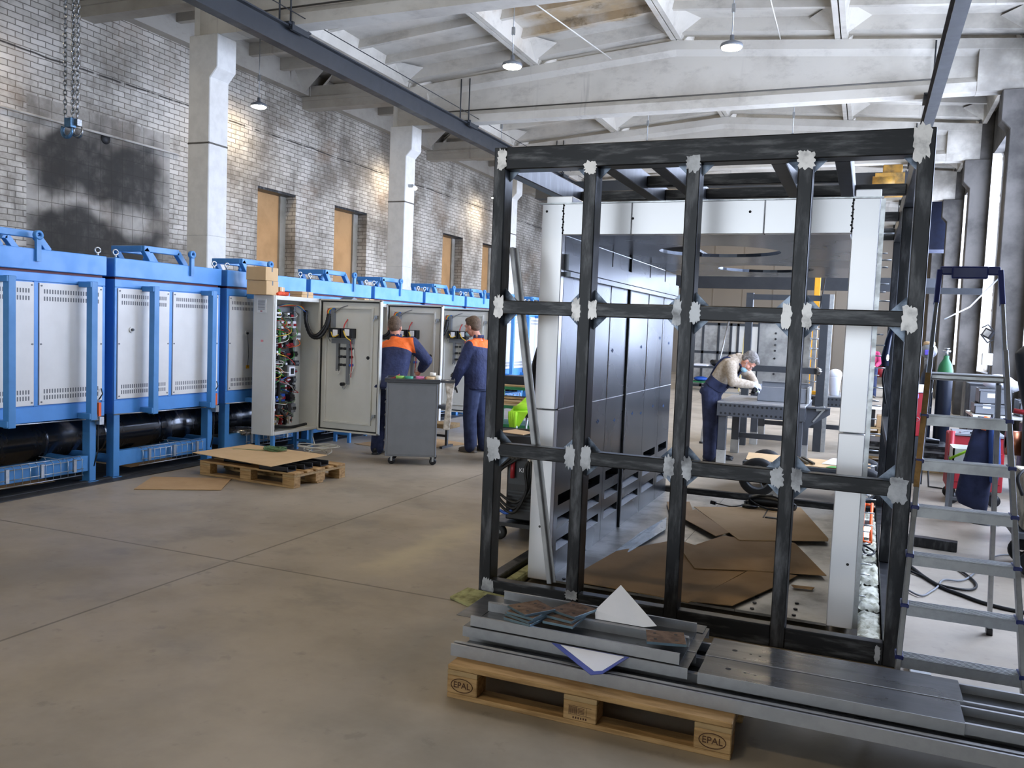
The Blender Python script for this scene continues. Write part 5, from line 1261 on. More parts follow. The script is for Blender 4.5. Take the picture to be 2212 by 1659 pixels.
for s_ in (-1, 1):
    p = [V['pel']+ax*.14-fr*.135+sh*s_*.04, V['chest']-fr*.142+sh*s_*.08, V['neck'].lerp(V['chest'], .3)-fr*.105+sh*s_*.09, V['neck'].lerp(V['chest'], .2)+fr*.095+sh*s_*.10, V['chest']+ax*.1+fr*.14+sh*s_*.1]
    MB().tube(spline(p, 5), .012, n=6).build('overall_strap', m_navy, t, True)
c = V['neck']; MB().tube([c-fr*.05+ax*.0, c-fr*.06+sh*.06-ax*.02, c-fr*.05-sh*.06-ax*.02], [.03, .03, .03], n=10).ell(tuple(c-fr*.055-ax*.03), (.075, .075, .04)).build('sweater_hood', m_cream, t, True, remesh=.01, smooth_it=3)
MB().box((-1.93, 11.15, .97), (-1.925, 11.18, .978)).build('pocket_label', m_paper, t, True)
# the far worker in magenta
yf = 27.
J = dict(f=(.3, -.95, 0), head=(.06, yf, 1.52), neck=(.10, yf, 1.36), chest=(.13, yf, 1.13), pel=(.16, yf, .88), sL=(.32, yf+.05, 1.28), sR=(-.06, yf-.05, 1.28), eL=(.38, yf-.05, 1.02), eR=(-.12, yf-.12, 1.02),
         wL=(.28, yf-.3, .92), wR=(-.02, yf-.34, .92), hL=(.25, yf, .85), hR=(.07, yf, .85), kL=(.26, yf, .46), kR=(.06, yf, .46), aL=(.27, yf, .085), aR=(.06, yf, .085))
person('person in magenta shirt and blue trousers far away, partly behind the chamber edge', 'workers', J, m_magenta, m_denim, m_hair, head_f=(.2, -.9, -.3), foot_d=(.2, -1, 0), top_name='shirt')

# ------------------------------------------------------------ middle of the hall: welding tables and what stands on them
def weld_table(label, x0, x1, y0, y1, zt_, plate_h, holes=True, legw=.10):
    t = T('welding_table', label, 'welding table', (x0, y0, 0), 'perforated welding tables')
    q = MB(); q.box((x0, y0, zt_-.022), (x1, y1, zt_), m_sheetlip); q.build('top_plate', None, t, bevel=.003)
    q = MB(); q.box((x0, y0, zt_-plate_h), (x1, y0+.02, zt_-.022), m_greyd); q.box((x0, y1-.02, zt_-plate_h), (x1, y1, zt_-.022), m_greyd); q.box((x0, y0+.02, zt_-plate_h), (x0+.02, y1-.02, zt_-.022), m_greyd); q.box((x1-.02, y0+.02, zt_-plate_h), (x1, y1-.02, zt_-.022), m_greyd)
    n = int((x1-x0-.06)/.056)
    for k in range(n):
        for zz in (zt_-.048, zt_-plate_h+.035): q.cyl((x0+.05+.056*k, y0-.0006, zz), (x0+.05+.056*k, y0+.004, zz), .0145, m_black, 12)
    q.build('apron', None, t)
    for x in (x0+.02, x1-.02-legw):
        for y in (y0+.03, y1-.03-legw):
            l = MB().box((x, y, .19), (x+legw, y+legw, zt_-plate_h)).build('leg', m_greyd, t, bevel=.004)
            MB().box((x-.004, y-.004, 0), (x+legw+.004, y+legw+.004, .19)).build('foot_sleeve', m_stainw, l)
    MB().box((x0+.12, y1-.1, .22), (x1-.12, y1-.05, .29)).build('stretcher', m_greyd, t)
    return t
weld_table('perforated grey welding table at which the man in the cream sweater is bending', -1.70, -.64, 10.95, 12.35, .815, .185)
weld_table('second perforated welding table behind the first, under the bolted steel panel', -1.58, .0, 13.35, 14.5, .815, .16)
t = T('corner_bracket', 'triangular grey steel bracket fixed to the right end of the front welding table', 'bracket', (-.62, 11.2, .6))
MB().prism([(-.635, .79), (-.36, .79), (-.36, .72), (-.56, .58), (-.635, .5)], 11.15, 11.19, 'Y').build('web', m_greyd, t); MB().box((-.635, 11.08, .79), (-.36, 11.26, .805)).build('flange', m_greyd, t)
MB().bar((-.55, 11.15, .62), (-.43, 11.14, .78), .03, .02).bar((-.52, 11.15, .78), (-.42, 11.14, .8), .05, .05).build('clamp', m_galv, t)
# open steel box being ground
t = T('steel_box', 'open grey sheet steel box lying on the front welding table', 'steel box', (-1.0, 11.6, .816))
q = MB(); X0, X1, Ya, Yb, za, zb = -1.27, -.66, 11.45, 11.95, .8165, 1.02
q.box((X0, Ya, za), (X1, Yb, za+.004)); q.box((X0, Ya, za), (X1, Ya+.004, zb-.02)); q.box((X0, Yb-.004, za), (X1, Yb, zb+.03)); q.box((X0, Ya, za), (X0+.004, Yb, zb)); q.box((X1-.004, Ya, za), (X1, Yb, zb))
q.build('shell', m_greyp, t)
MB().box((X0, Yb-.04, zb+.028), (X1, Yb, zb+.034)).box((X0, Ya-.004, zb-.022), (X1, Ya+.03, zb-.016)).build('rim', m_sheetlip, t); 
q = MB(); q.box((X1+.004, Ya-.02, za), (X1+.03, Ya+.45, zb), m_stainw); q.box((X1+.029, Ya+.1, za+.04), (X1+.032, Ya+.16, zb-.03), m_slot); q.build('end_plate', None, t)
# grinder in the hands
t = T('hand_grinder', 'black and lime hand grinder held by the bending man in the cream sweater', 'power tool', (-1.29, 11.27, .96))
MB().tube([(-1.30, 11.33, 1.0), (-1.29, 11.24, .985), (-1.26, 11.14, .97)], [.026, .03, .026], n=12).build('body', m_blackp, t)
MB().cyl((-1.30, 11.31, .975), (-1.31, 11.315, .92), .026).cyl((-1.31, 11.315, .905), (-1.31, 11.315, .915), .05).build('guard', m_blackp, t); MB().box((-1.275, 11.15, .945), (-1.245, 11.2, .965)).build('battery', m_vis, t, bevel=.004)
# bolted stainless panel in a dark rack
t = T('bolted_panel', 'large dull stainless panel with a column of bolts standing behind the welding table', 'steel panel', (-1.15, 13.75, .816))
MB().box((-1.55, 13.74, .8165), (-.78, 13.77, 1.86)).build('sheet', m_stainw, t, bevel=.003); MB().box((-1.57, 13.72, .8165), (-1.55, 13.8, 1.88)).box((-1.57, 13.72, 1.86), (-.76, 13.8, 1.88)).build('edge_frame', m_darkpaint, t)
for zz in (.95, 1.08, 1.32, 1.44, 1.53, 1.62, 1.71): MB().cyl((-1.30, 13.742, zz), (-1.30, 13.725, zz), .018, n=6).build('bolt', m_steel, t)
for zz in (1.0, 1.2, 1.35, 1.5, 1.65, 1.8): MB().cyl((-.79, 13.73, zz), (-.62, 13.73, zz), .01, n=8).box((-.80, 13.71, zz-.02), (-.77, 13.76, zz+.02)).build('tie_bolt', m_galv, t)
MB().box((-.76, 13.74, .82), (-.70, 13.78, 1.86)).build('side_strip', m_alu, t)
t = T('steel_rack', 'dark steel rack posts and crossbar around the bolted panel', 'rack', (-1.1, 13.6, 0))
MB().box((-1.70, 13.15, 0), (-1.60, 13.25, 2.3)).build('post', m_darkpaint, t); MB().box((-.64, 13.15, 0), (-.53, 13.25, 2.3)).build('post', m_darkpaint, t); MB().box((-.525, 13.17, 0), (-.47, 13.24, 2.3)).build('post', m_galv, t)
MB().box((-1.60, 13.17, 1.13), (-.64, 13.23, 1.22)).build('crossbar', m_darkpaint, t); MB().box((-1.60, 13.17, 2.2), (-.64, 13.23, 2.28)).build('crossbar', m_darkpaint, t)
MB().tube([(-.62, 13.13, 1.13), (-.6, 13.12, 1.18), (-.63, 13.13, 1.23), (-.58, 13.12, 1.2)], [.03, .04, .03, .02], n=8).build('clamp', m_foil, t)
t = T('white_bucket', 'white plastic bucket with a bulging white bag in it on the rear welding table', 'bucket', (-.40, 13.6, .816))
MB().lathe([(0, .8165), (.065, .8165), (.09, 1.08), (.094, 1.09), (.084, 1.09), (.06, .83)], (-.40, 13.6, 0), n=22).build('shell', m_paper, t); MB().ell((-.40, 13.6, 1.13), (.105, .1, .085)).build('bag', m_paper, t, remesh=.02, smooth_it=2)
tag(MB().box((-.72, 13.45, .8165), (-.60, 13.55, .87)).build('yellow_box', m_yellow, bevel=.01, seg=2), 'small yellow box on the rear welding table beside the post', 'box')
tag(MB().box((-.3, 13.4, .8165), (-.08, 13.6, .83)).build('paper_stack', m_paper), 'white papers on the rear welding table beside the bucket', 'paper')
# aluminium trestle behind the man
t = T('aluminium_trestle', 'light aluminium folding steps partly hidden by the man at the table', 'steps', (-1.95, 13.0, 0))
for x in (-2.22, -1.74):
    for y, q_ in ((12.95, 0.), (13.45, .0)): MB().bar((x, y, 0), (x+.03, 13.2, .8), .03, .03).build('leg', m_alu, t); MB().cyl((x, y, 0), (x, y, .03), .03, m_blackp, 10).build('foot', None, t)
for zz in (.25, .42, .62, .79): MB().box((-2.21, 13.0+.2*zz, zz-.02), (-1.72, 13.12+.18*zz, zz)).build('step', m_alu, t)
# cart on pneumatic wheels
t = T('platform_cart', 'low platform cart on big grey spoked wheels carrying cardboard and papers', 'cart', (-.45, 9.35, 0))
MB().box((-1.12, 9.1, .31), (.16, 9.75, .345)).box((-1.12, 9.1, .27), (.16, 9.13, .31)).build('deck', m_darkpaint, t, bevel=.004)
for x in (-.95, .07):
    for y in (9.05, 9.8):
        w = MB(); w.lathe([(.125, -.045), (.17, -.05), (.195, -.03), (.2, 0), (.195, .03), (.17, .05), (.125, .045), (.125, -.045)], (x, y, .2), n=32, axis='Y'); w = w.build('wheel', m_black, t)
        q = MB(); q.lathe([(.128, -.03), (.11, -.03), (.11, .03), (.128, .03)], (x, y, .2), n=28, axis='Y'); q.lathe([(0, -.05), (.032, -.05), (.032, .05), (0, .05)], (x, y, .2), n=14, axis='Y')
        for k in range(4): a = .5+PI/2*k; q.bar((x+.02*math.cos(a), y-.02, .2+.02*math.sin(a)), (x+.12*math.cos(a), y-.02, .2+.12*math.sin(a)), .012, .02, up=(0, 1, 0))
        q.build('rim', m_greyp, w)
    MB().cyl((x, 9.05, .2), (x, 9.8, .2), .016).box((x-.05, 9.2, .2), (x+.05, 9.26, .31)).box((x-.05, 9.6, .2), (x+.05, 9.66, .31)).build('axle', m_steel, t)
tag(MB().sheet([(-1.10, 9.2, .346), (-.55, 9.15, .346), (-.6, 9.65, .36), (-1.12, 9.6, .37)], .006).build('cardboard_sheet', m_cardl), 'tan cardboard at the left end of the platform cart', 'cardboard', 'cardboard sheets')
tag(MB().sheet([(-.53, 9.15, .346), (.12, 9.12, .346), (.12, 9.7, .35), (-.5, 9.7, .35)], .006).build('cardboard_sheet', m_cardl), 'tan cardboard at the right end of the platform cart under the papers', 'cardboard', 'cardboard sheets')
tag(MB().sheet([(-.35, 9.35, .358), (-.08, 9.3, .358), (.1, 9.4, .375), (.05, 9.65, .365), (-.25, 9.62, .39)], .003).build('paper_sheet', m_paper), 'white drawing sheets lying on the platform cart', 'paper')
tag(MB().sheet([(-.3, 9.13, .355), (.1, 9.11, .355), (.1, 9.24, .355), (-.25, 9.25, .355)], .003).build('green_sheet', m_greenb), 'bright green sheet at the front edge of the platform cart', 'sheet')
for k in range(2): tag(MB().bar((-.62+.06*k, 9.62, .37), (-.48+.06*k, 9.2, .37), .025, .02).build('steel_bar', mat('brown_steel', '#4a4436', .5, .6, var=.1)), ['dark brown steel bar on the platform cart, left one of the pair', 'dark brown steel bar on the platform cart, right one of the pair'][k], 'steel bar', 'steel bars on the cart')
# welding torch on the right frame post
t = T('welding_torch', 'dark blue torch lamp hanging on the rear right post of the black frame', 'torch', (.15, 6.42, 1.4))
MB().tube([(.155, 6.44, 1.74), (.14, 6.43, 1.66), (.125, 6.42, 1.54), (.13, 6.42, 1.48)], [.014, .02, .026, .022], n=10).build('handle', mat('midnight_blue_plastic', '#1a2440', .35, var=.05), t); MB().ell((.142, 6.40, 1.54), (.008, .008, .022)).build('lens', m_spot, t)
MB().tube(spline([(.13, 6.42, 1.48), (.12, 6.42, 1.4), (.135, 6.42, 1.3), (.15, 6.43, 1.22)], 5), .007, n=6).build('cord', m_black, t)

# ------------------------------------------------------------ left of the frame: welder, hoses, green rack
t = T('welding_machine', 'black welding machine on a wheeled cart beside the left frame post', 'welding machine', (-2.35, 6.2, 0))
q = MB(); q.box((-2.49, 5.98, .17), (-2.14, 6.55, .66)); q.build('housing', m_blackp, t, bevel=.012, seg=2)
q = MB()
for k in range(6): q.box((-2.47, 5.973, .25+.027*k), (-2.26, 5.981, .263+.027*k))
q.build('louvre', m_darkpaint, t); MB().box((-2.47, 5.974, .45), (-2.16, 5.98, .63)).build('front_panel', m_darkpaint, t)
text_mesh('logo_text', 'KE', .045, Matrix.Translation((-2.36+2.35, 5.972-6.2, .56)) @ Matrix.Rotation(PI/2, 4, 'X'), m_paper, t)
MB().box((-2.6, 5.93, .125), (-2.1, 6.6, .155)).build('cart_deck', m_blackp, t)
for x in (-2.54, -2.15):
    c = MB().lathe([(.02, -.02), (.05, -.022), (.06, -.01), (.06, .01), (.05, .022), (.02, .02)], (x, 6.0, .06), n=22, axis='Y').build('wheel', m_black, t); MB().box((x-.02, 5.98, .05), (x+.02, 6.03, .126)).build('fork', m_greyp, c)
MB().cyl((-2.55, 6.5, .1), (-2.13, 6.5, .1), .1, n=22).build('wheel', m_black, t)
MB().tube([(-2.43, 5.95, .64), (-2.425, 5.94, .50)], .018, n=10).build('electrode_grip', m_redp, t)
MB().tube([(-2.29, 5.95, .67), (-2.295, 5.94, .55)], [.02, .016], n=10).build('connector', m_galv, t)
for k, (dx, w, h) in enumerate(((0, .12, .30), (.03, .14, .34), (-.03, .10, .37))):
    a = [(-2.40+dx, 5.93-.012*k, .66), (-2.53+dx*.4, 5.925-.012*k, .55), (-2.555+dx*.4, 5.92-.012*k, .42), (-2.49, 5.915-.012*k, .66-h), (-2.38, 5.915-.012*k, .64-h-.02), (-2.29, 5.92-.012*k, .42), (-2.27-.02*k, 5.925-.01*k, .58), (-2.29, 5.95, .66)]
    MB().tube(spline(a, 6), .011, n=7).build('hose', m_black, t)
MB().tube(spline([(-2.50, 5.90, .25), (-2.45, 5.90, .235), (-2.40, 5.905, .26)], 4), .0125, n=7).build('hose_band', m_wire['blue'], t)
t = T('hanging_hoses', 'loops of black welding hose hanging on the outside of the chamber left wall', 'hose', (-2.1, 5.65, 1.2))
for k in range(3):
    a = [(-1.95, 5.6+.05*k, 1.72), (-2.08-.02*k, 5.6+.05*k, 1.6), (-2.17-.01*k, 5.62+.04*k, 1.38), (-2.17+.03*k, 5.64, 1.15-.05*k), (-2.06, 5.66, 1.1), (-2.0, 5.68, 1.35), (-1.95, 5.7, 1.62)]
    MB().tube(spline(a, 6), .012, n=7).build('loop', m_black, t)
MB().box((-1.98, 5.6, 1.6), (-1.93, 5.75, 1.75)).build('hook', m_steel, t)
t = T('green_rack', 'green shelf rack loaded with timber behind the left frame post', 'rack', (-5.2, 12.4, 0))
for zz in (.10, .40, .70): MB().box((-5.6, 12.4, zz-.045), (-4.2, 13.1, zz)).build('shelf', m_green, t)
for x in (-5.58, -4.24):
    for y in (12.41, 13.05): MB().box((x, y, 0), (x+.04, y+.04, .80)).build('post', m_green, t)
for k, (zz, x0, x1, m_, lb) in enumerate(((.401, -5.5, -4.4, m_cardl, 'pale plank on the middle shelf of the green rack, lowest'), (.432, -5.45, -4.5, m_wood, 'plank on the middle shelf of the green rack, second from below'), (.463, -5.5, -4.6, m_cardl, 'pale plank on the middle shelf of the green rack, third from below'), (.505, -5.5, -4.45, m_wood, 'plank on top of the timber on the middle rack shelf'))):
    tag(MB().box((x0, 12.45, zz), (x1, 12.9-.05*k, zz+.028)).build('plank', m_), lb, 'plank', 'planks on the green rack')
tag(MB().box((-5.4, 12.45, .701), (-4.4, 12.6, .725)).build('plank', m_wood), 'narrow plank on the top of the green rack', 'plank', 'planks on the green rack')
cbox('cardboard_box', 'brown cardboard box on the top of the green rack', (-4.85, 12.7, .701), (-4.55, 12.95, .93), m_cardl, .1, 'cardboard boxes')
tag(MB().box((-5.4, 12.7, .701), (-4.95, 13.0, .86)).build('black_case', m_blackp, bevel=.015, seg=2), 'black tool case on the top of the green rack', 'case')
t = T('black_tub', 'low dark round bin on the floor behind the left bay of the frame', 'bin', (-3.9, 9.6, 0))
MB().lathe([(0, .01), (.30, .01), (.36, .34), (.38, .36), (.35, .36), (.29, .04), (0, .04)], (-3.9, 9.65, 0), n=30).build('shell', m_blackp, t)
MB().sheet([(-4.1, 9.5, .362), (-3.72, 9.4, .362), (-3.7, 9.7, .362), (-4.0, 9.85, .362)], .006).build('lid_flap', m_card, t)
t = T('seat_with_vest', 'dark padded seat behind the left frame bay', 'seat', (-4.15, 10.9, 0))
MB().box((-4.4, 10.7, .42), (-3.9, 11.2, .50)).build('seat', m_blackp, t, bevel=.03, seg=2); MB().box((-4.4, 11.12, .5), (-3.9, 11.2, .66)).build('backrest', m_blackp, t, bevel=.03, seg=2)
for x in (-4.36, -3.94):
    for y in (10.75, 11.12): MB().cyl((x, y, 0), (x, y, .42), .015).build('leg', m_galv, t)
q = MB()
q.add([(-4.36, 11.09, .68), (-4.05, 11.09, .68), (-4.42, 11.02, .60), (-3.98, 11.0, .62), (-4.44, 10.78, .53), (-4.06, 10.8, .535), (-4.43, 10.66, .50), (-4.16, 10.66, .505), (-4.40, 10.645, .34), (-4.28, 10.645, .30)], [(0, 1, 3, 2), (2, 3, 5, 4), (4, 5, 7, 6), (6, 7, 9, 8)])
for k in range(4): q.tube([(-4.42+.03*k, 10.64, .50), (-4.41+.025*k, 10.63, .42), (-4.40+.02*k, 10.635, .29)], [.025, .03, .022], n=8)
q.tube([(-4.4, 10.72, .53), (-4.25, 10.76, .56), (-4.0, 10.95, .58)], [.035, .05, .03], n=8)
tag(q.build('hi_vis_vest', m_vis), 'bright lime high visibility vest thrown over the dark seat', 'vest')

# ------------------------------------------------------------ right side, behind the ladder
def gas_cylinder(label, x, y, r, h, m_body, m_top_, m_ring=None):
    t = T('gas_cylinder', label, 'gas cylinder', (x, y, 0), 'gas cylinders')
    MB().lathe([(0, .0), (r*.95, .0), (r, .02), (r, h-.30)], (x, y, 0), n=24).build('body', m_body, t)
    MB().lathe([(r, h-.30), (r*.97, h-.22), (r*.8, h-.15), (r*.45, h-.09), (r*.34, h-.07), (r*.34, h-.03), (0, h-.03)], (x, y, 0), n=24).build('shoulder', m_top_, t)
    MB().cyl((x, y, h-.04), (x, y, h+.06), .02).cyl((x-.05, y, h+.03), (x+.05, y, h+.03), .014).cyl((x, y, h+.06), (x, y, h+.075), .035).build('valve', m_galv, t)
    if m_ring: MB().lathe([(r*1.02, h*.55), (r*1.02, h*.55+.02)], (x, y, 0), n=24).build('band', m_ring, t)
    return t
m_dkblue = mat('dark_blue_cylinder', '#101a2c', .35, var=.05)
gas_cylinder('dark gas cylinder with a bright green shoulder behind the ladder', 1.02, 13.0, .10, 1.52, m_dkblue, m_green, None)
gas_cylinder('dark blue gas cylinder topped by a welding mask behind the frame post', .80, 13.0, .085, 1.39, m_dkblue, m_dkblue, m_galv)
t = T('welding_mask', 'grey welding mask with a violet visor resting on the dark blue gas cylinder', 'welding mask', (.80, 12.97, 1.45))
q = MB(); q.ell((.80, 12.98, 1.545), (.105, .10, .105)); q.build('shell', m_greyp, t); MB().box((.74, 12.862, 1.49), (.86, 12.90, 1.56)).build('visor', mat('violet_visor', '#5a4ab0', .15, var=0), t, bevel=.006)
MB().lathe([(.06, .0), (.075, .01), (.07, .05), (.05, .055)], (.80, 13.0, 1.62), n=18).build('headband', m_cardl, t)
t = T('red_cabinet', 'red metal cabinet with a white lid behind the right frame post', 'cabinet', (.66, 11.1, 0))
MB().box((.44, 10.95, .56), (.70, 11.4, 1.07)).build('body', m_redp, t, bevel=.012, seg=2); MB().box((.44, 10.96, 0), (.70, 11.39, .56)).build('base', m_darkpaint, t); MB().box((.42, 10.93, 1.07), (.74, 11.42, 1.15)).build('lid', m_paper, t, bevel=.02, seg=2)
q = MB(); q.tube([(.57+.055*math.cos(2*PI*k/24), 10.948, .76+.028*math.sin(2*PI*k/24)) for k in range(24)], .003, n=4, closed=True); q.build('oval_badge', m_galv, t); MB().box((.52, 10.9, 1.0), (.6, 10.95, 1.06)).build('cloth', mat('lilac_cloth', '#8a80d8', .8, var=.05), t, bevel=.01)
# flat stock on a pallet
pal = make_pallet('wooden_pallet', 'wooden pallet far behind the right frame post carrying flat steel stock', Matrix.Translation((.02, 12.0, 0)), L=1.1, m=m_woodd)
for k in range(6):
    r_ = random.Random(k); x0 = .0+r_.uniform(-.03, .06)
    tag(MB().box((x0, 12.02+.03*(k % 2), .152+.032*k), (x0+1.02, 12.7, .18+.032*k)).build('flat_bar_stack', m_steel if k % 3 else m_sheetlip), ['lowest flat steel sheet on the far pallet', 'second flat steel sheet from the bottom on the far pallet', 'third flat steel sheet from the bottom on the far pallet', 'fourth flat steel sheet from the bottom on the far pallet', 'fifth flat steel sheet from the bottom on the far pallet', 'topmost flat steel sheet on the far pallet'][k], 'steel sheet', 'flat steel on the far pallet')
tag(MB().tube([(.55, 12.2, .38), (.7, 12.25, .40), (.95, 12.2, .385)], [.03, .045, .03], n=8).build('black_tube', m_blackp), 'black flexible tube lying on the flat steel stack', 'tube')
pal = make_pallet('wooden_pallet', 'wooden pallet under the far brown carton near the magenta worker', Matrix.Translation((-.1, 16.0, 0)), L=.9, m=m_woodd)
tag(MB().box((.0, 16.1, .152), (.22, 16.5, .46)).build('dark_crate', m_blackp, bevel=.01), 'dark crate on the far pallet beside a brown carton', 'crate')
cbox('cardboard_box', 'brown cardboard carton on the far pallet beside the dark crate', (.25, 16.1, .152), (.5, 16.4, .36), m_card, 0, 'cardboard boxes')
tag(MB().sheet([(-.05, 16.05, .462), (.3, 16.05, .465), (.4, 16.5, .47), (.0, 16.5, .465)], .01).build('paper_bundle', m_paper), 'crumpled white sheets on the far dark crate', 'paper')
# red tool chest and small stand
t = T('tool_chest', 'red steel tool chest behind the ladder', 'tool chest', (1.05, 9.9, 0))
MB().box((.86, 9.8, .16), (1.36, 10.3, .72)).build('body', m_redp, t, bevel=.01); MB().cyl((.875, 9.8, .15), (.875, 9.8, .76), .03).build('corner_post', m_redp, t); MB().box((.9, 9.78, .72), (1.36, 10.3, .74)).build('top', m_greyp, t)
for zz in (.24, .42): MB().box((.92, 9.79, zz), (1.34, 9.802, zz+.14)).build('drawer', m_redp, t, bevel=.004)
for x in (.92, 1.3):
    for y in (9.86, 10.24): MB().lathe([(0, -.02), (.06, -.02), (.065, 0), (.06, .02), (0, .02)], (x, y, .065), n=18, axis='Y').box((x-.015, y-.03, .06), (x+.015, y+.03, .165)).build('castor', m_blackp, t)
for k in range(3): tag(MB().bar((.95+.1*k, 9.85, .748), (1.05+.09*k, 10.05, .75), .02, .014).build('hand_tool', m_blackp if k % 2 else m_galv), ['dark hand tool on the red chest, left one', 'bright hand tool in the middle of the red chest', 'dark hand tool on the red chest, right one'][k], 'tool', 'tools on the red chest')
t = T('small_stand', 'small grey steel stand holding an open pale drawer before the red chest', 'stand', (.95, 9.2, 0))
for x in (.84, 1.12):
    for y in (9.1, 9.45): MB().box((x-.015, y-.015, 0), (x+.015, y+.015, .52)).build('leg', m_greyp, t)
MB().box((.82, 9.08, .52), (1.14, 9.47, .54)).build('shelf', m_greyd, t); MB().box((.83, 9.08, .16), (1.13, 9.1, .19)).build('stretcher', m_greyp, t)
q = MB(); q.box((.83, 9.09, .541), (1.13, 9.11, .66)); q.box((.83, 9.44, .541), (1.13, 9.46, .66)); q.box((.83, 9.09, .541), (.845, 9.46, .66)); q.box((1.115, 9.09, .541), (1.13, 9.46, .66)); q.build('drawer', m_cabinet, t)
tag(MB().tube([(.80, 9.05, .56), (.96, 9.0, .665), (1.0, 9.1, .70)], .012, n=8).build('green_rod', m_vis), 'short lime rod lying across the pale drawer', 'rod')
# work bench with crates
t = T('work_bench', 'white topped work bench with grey crates at the right, behind the ladder', 'work bench', (1.5, 11.0, 0))
MB().box((1.15, 10.75, .84), (2.1, 11.5, .87)).build('top', m_cabinet, t, bevel=.004)
for x in (1.18, 2.04):
    for y in (10.8, 11.42): MB().box((x, y, 0), (x+.05, y+.05, .84)).build('leg', m_greyp, t)
MB().box((1.2, 10.82, .2), (2.05, 11.4, .22)).build('shelf', m_greyp, t)
def crate(label, lo, hi, m=m_greyp):
    t = T('plastic_crate', label, 'crate', ((lo[0]+hi[0])/2, lo[1], lo[2]), 'grey plastic crates'); q = MB(); e = .012
    q.box(lo, (hi[0], hi[1], lo[2]+e)); q.box(lo, (hi[0], lo[1]+e, hi[2])); q.box((lo[0], hi[1]-e, lo[2]), hi); q.box(lo, (lo[0]+e, hi[1], hi[2])); q.box((hi[0]-e, lo[1], lo[2]), hi); q.build('shell', m, t, bevel=.003)
    MB().box((lo[0]-.008, lo[1]-.008, hi[2]-.025), (hi[0]+.008, lo[1], hi[2]-.005)).build('rim', m, t); MB().box((lo[0]+.08, lo[1]-.003, lo[2]+.07), (lo[0]+.16, lo[1]+.001, lo[2]+.12)).build('label_card', m_paper, t)
crate('grey plastic crate on the white work bench, lower one', (1.18, 10.9, .871), (1.52, 11.3, .99))
crate('grey plastic crate on the white work bench, stacked above another crate', (1.22, 10.92, .992), (1.55, 11.3, 1.16))
crate('grey plastic crate at the right end of the white work bench', (1.62, 10.9, .871), (1.95, 11.3, 1.05))
tag(MB().ell((1.42, 11.1, 1.24), (.17, .14, .09)).ell((1.55, 11.05, 1.20), (.1, .1, .07)).build('white_bag', m_paper, remesh=.025, smooth_it=2), 'white plastic bag lying on the stacked grey crate', 'bag')
t = T('tool_locker', 'tall narrow grey locker beside the white work bench', 'locker', (1.3, 12.0, 0))
MB().box((1.2, 11.8, .02), (1.5, 12.2, 1.18)).build('body', m_greyd, t, bevel=.006); MB().box((1.215, 11.79, .06), (1.485, 11.8, 1.15)).build('door', m_greyp, t)
for k, (lb, m_) in enumerate((('dark steel sheet leaning by the gas cylinders, nearest of the leaning sheets', m_steel), ('pale wooden board leaning between the dark leaning sheets', m_cardl), ('dark steel sheet leaning behind the wooden board', m_crane), ('rearmost dark sheet leaning against the window pier', m_steel))):
    x = 1.3+.12*k; y = 13.6+.35*k
    tag(MB().bar((x-.1, y, .0), (x+.35, y+.15, 1.15-.03*k), .5, .02, up=(1, 0, .4)).build('leaning_sheet', m_), lb, 'sheet', 'leaning sheets by the window wall')
t = T('wall_shelf', 'dark shelf by the window pier with white papers on it', 'shelf', (1.9, 16.0, 0))
MB().box((1.5, 15.6, 1.08), (1.97, 16.3, 1.12)).build('board', m_darkpaint, t); MB().box((1.55, 15.65, .0), (1.95, 16.25, 1.08)).build('cupboard', m_darkpaint, t)
tag(MB().sheet([(1.52, 15.65, 1.122), (1.85, 15.62, 1.122), (1.9, 15.9, 1.13), (1.6, 16.0, 1.15)], .012).build('paper_bundle', m_paper), 'white papers on the dark shelf by the window pier', 'paper')
# floodlight and switch box on the pier
t = T('flood_light', 'black square flood light on the pier between two tall windows', 'flood light', (1.87, 16.25, 1.85))
M_ = Matrix.Translation((1.87, 16.25, 1.85)) @ Matrix.Rotation(.5, 4, 'Y') @ Matrix.Rotation(-.5, 4, 'Z')
q = MB(); q.cbox((0, 0, 0), (.15, .07, .15), m_blackp, M_); q.cbox((0, -.037, 0), (.10, .006, .10), m_stainw, M_); q.build('housing', None, t)
MB().tube([(1.78, 16.25, 1.95), (1.87, 16.3, 2.0), (1.97, 16.35, 1.9)], .012, n=6).tube([(1.76, 16.22, 1.84), (1.87, 16.23, 1.70), (1.97, 16.4, 1.75)], .012, n=6).build('bracket', m_black, t)
tag(MB().box((1.82, 16.3, 1.32), (1.977, 16.41, 1.52)).build('switch_box', m_cabinet, bevel=.008), 'pale grey switch box on the pier under the flood light', 'switch box')
tag(MB().tube(spline([(1.93, 16.38, 1.7), (1.95, 16.385, 1.5), (1.94, 16.39, 1.3), (1.95, 16.39, .6)], 5), .012, n=6).build('power_cable', m_black), 'black cable running down the pier from the flood light', 'cable')
tag(MB().tube([(1.0, 13.6, 2.0), (1.35, 14., 2.2), (1.97, 16.0, 2.8)], .012, n=6).build('strung_wire', m_galv), 'pale wire strung from the window pier towards the frame', 'wire')
t = T('storage_upright', 'dark steel upright with a long arm reaching out beside the ladder top', 'rack', (.65, 13.4, 0))
MB().box((.60, 13.35, 0), (.70, 13.45, 2.7)).build('post', m_darkpaint, t); MB().box((.64, 13.3, 2.345), (1.42, 13.38, 2.43)).build('arm', m_darkpaint, t)
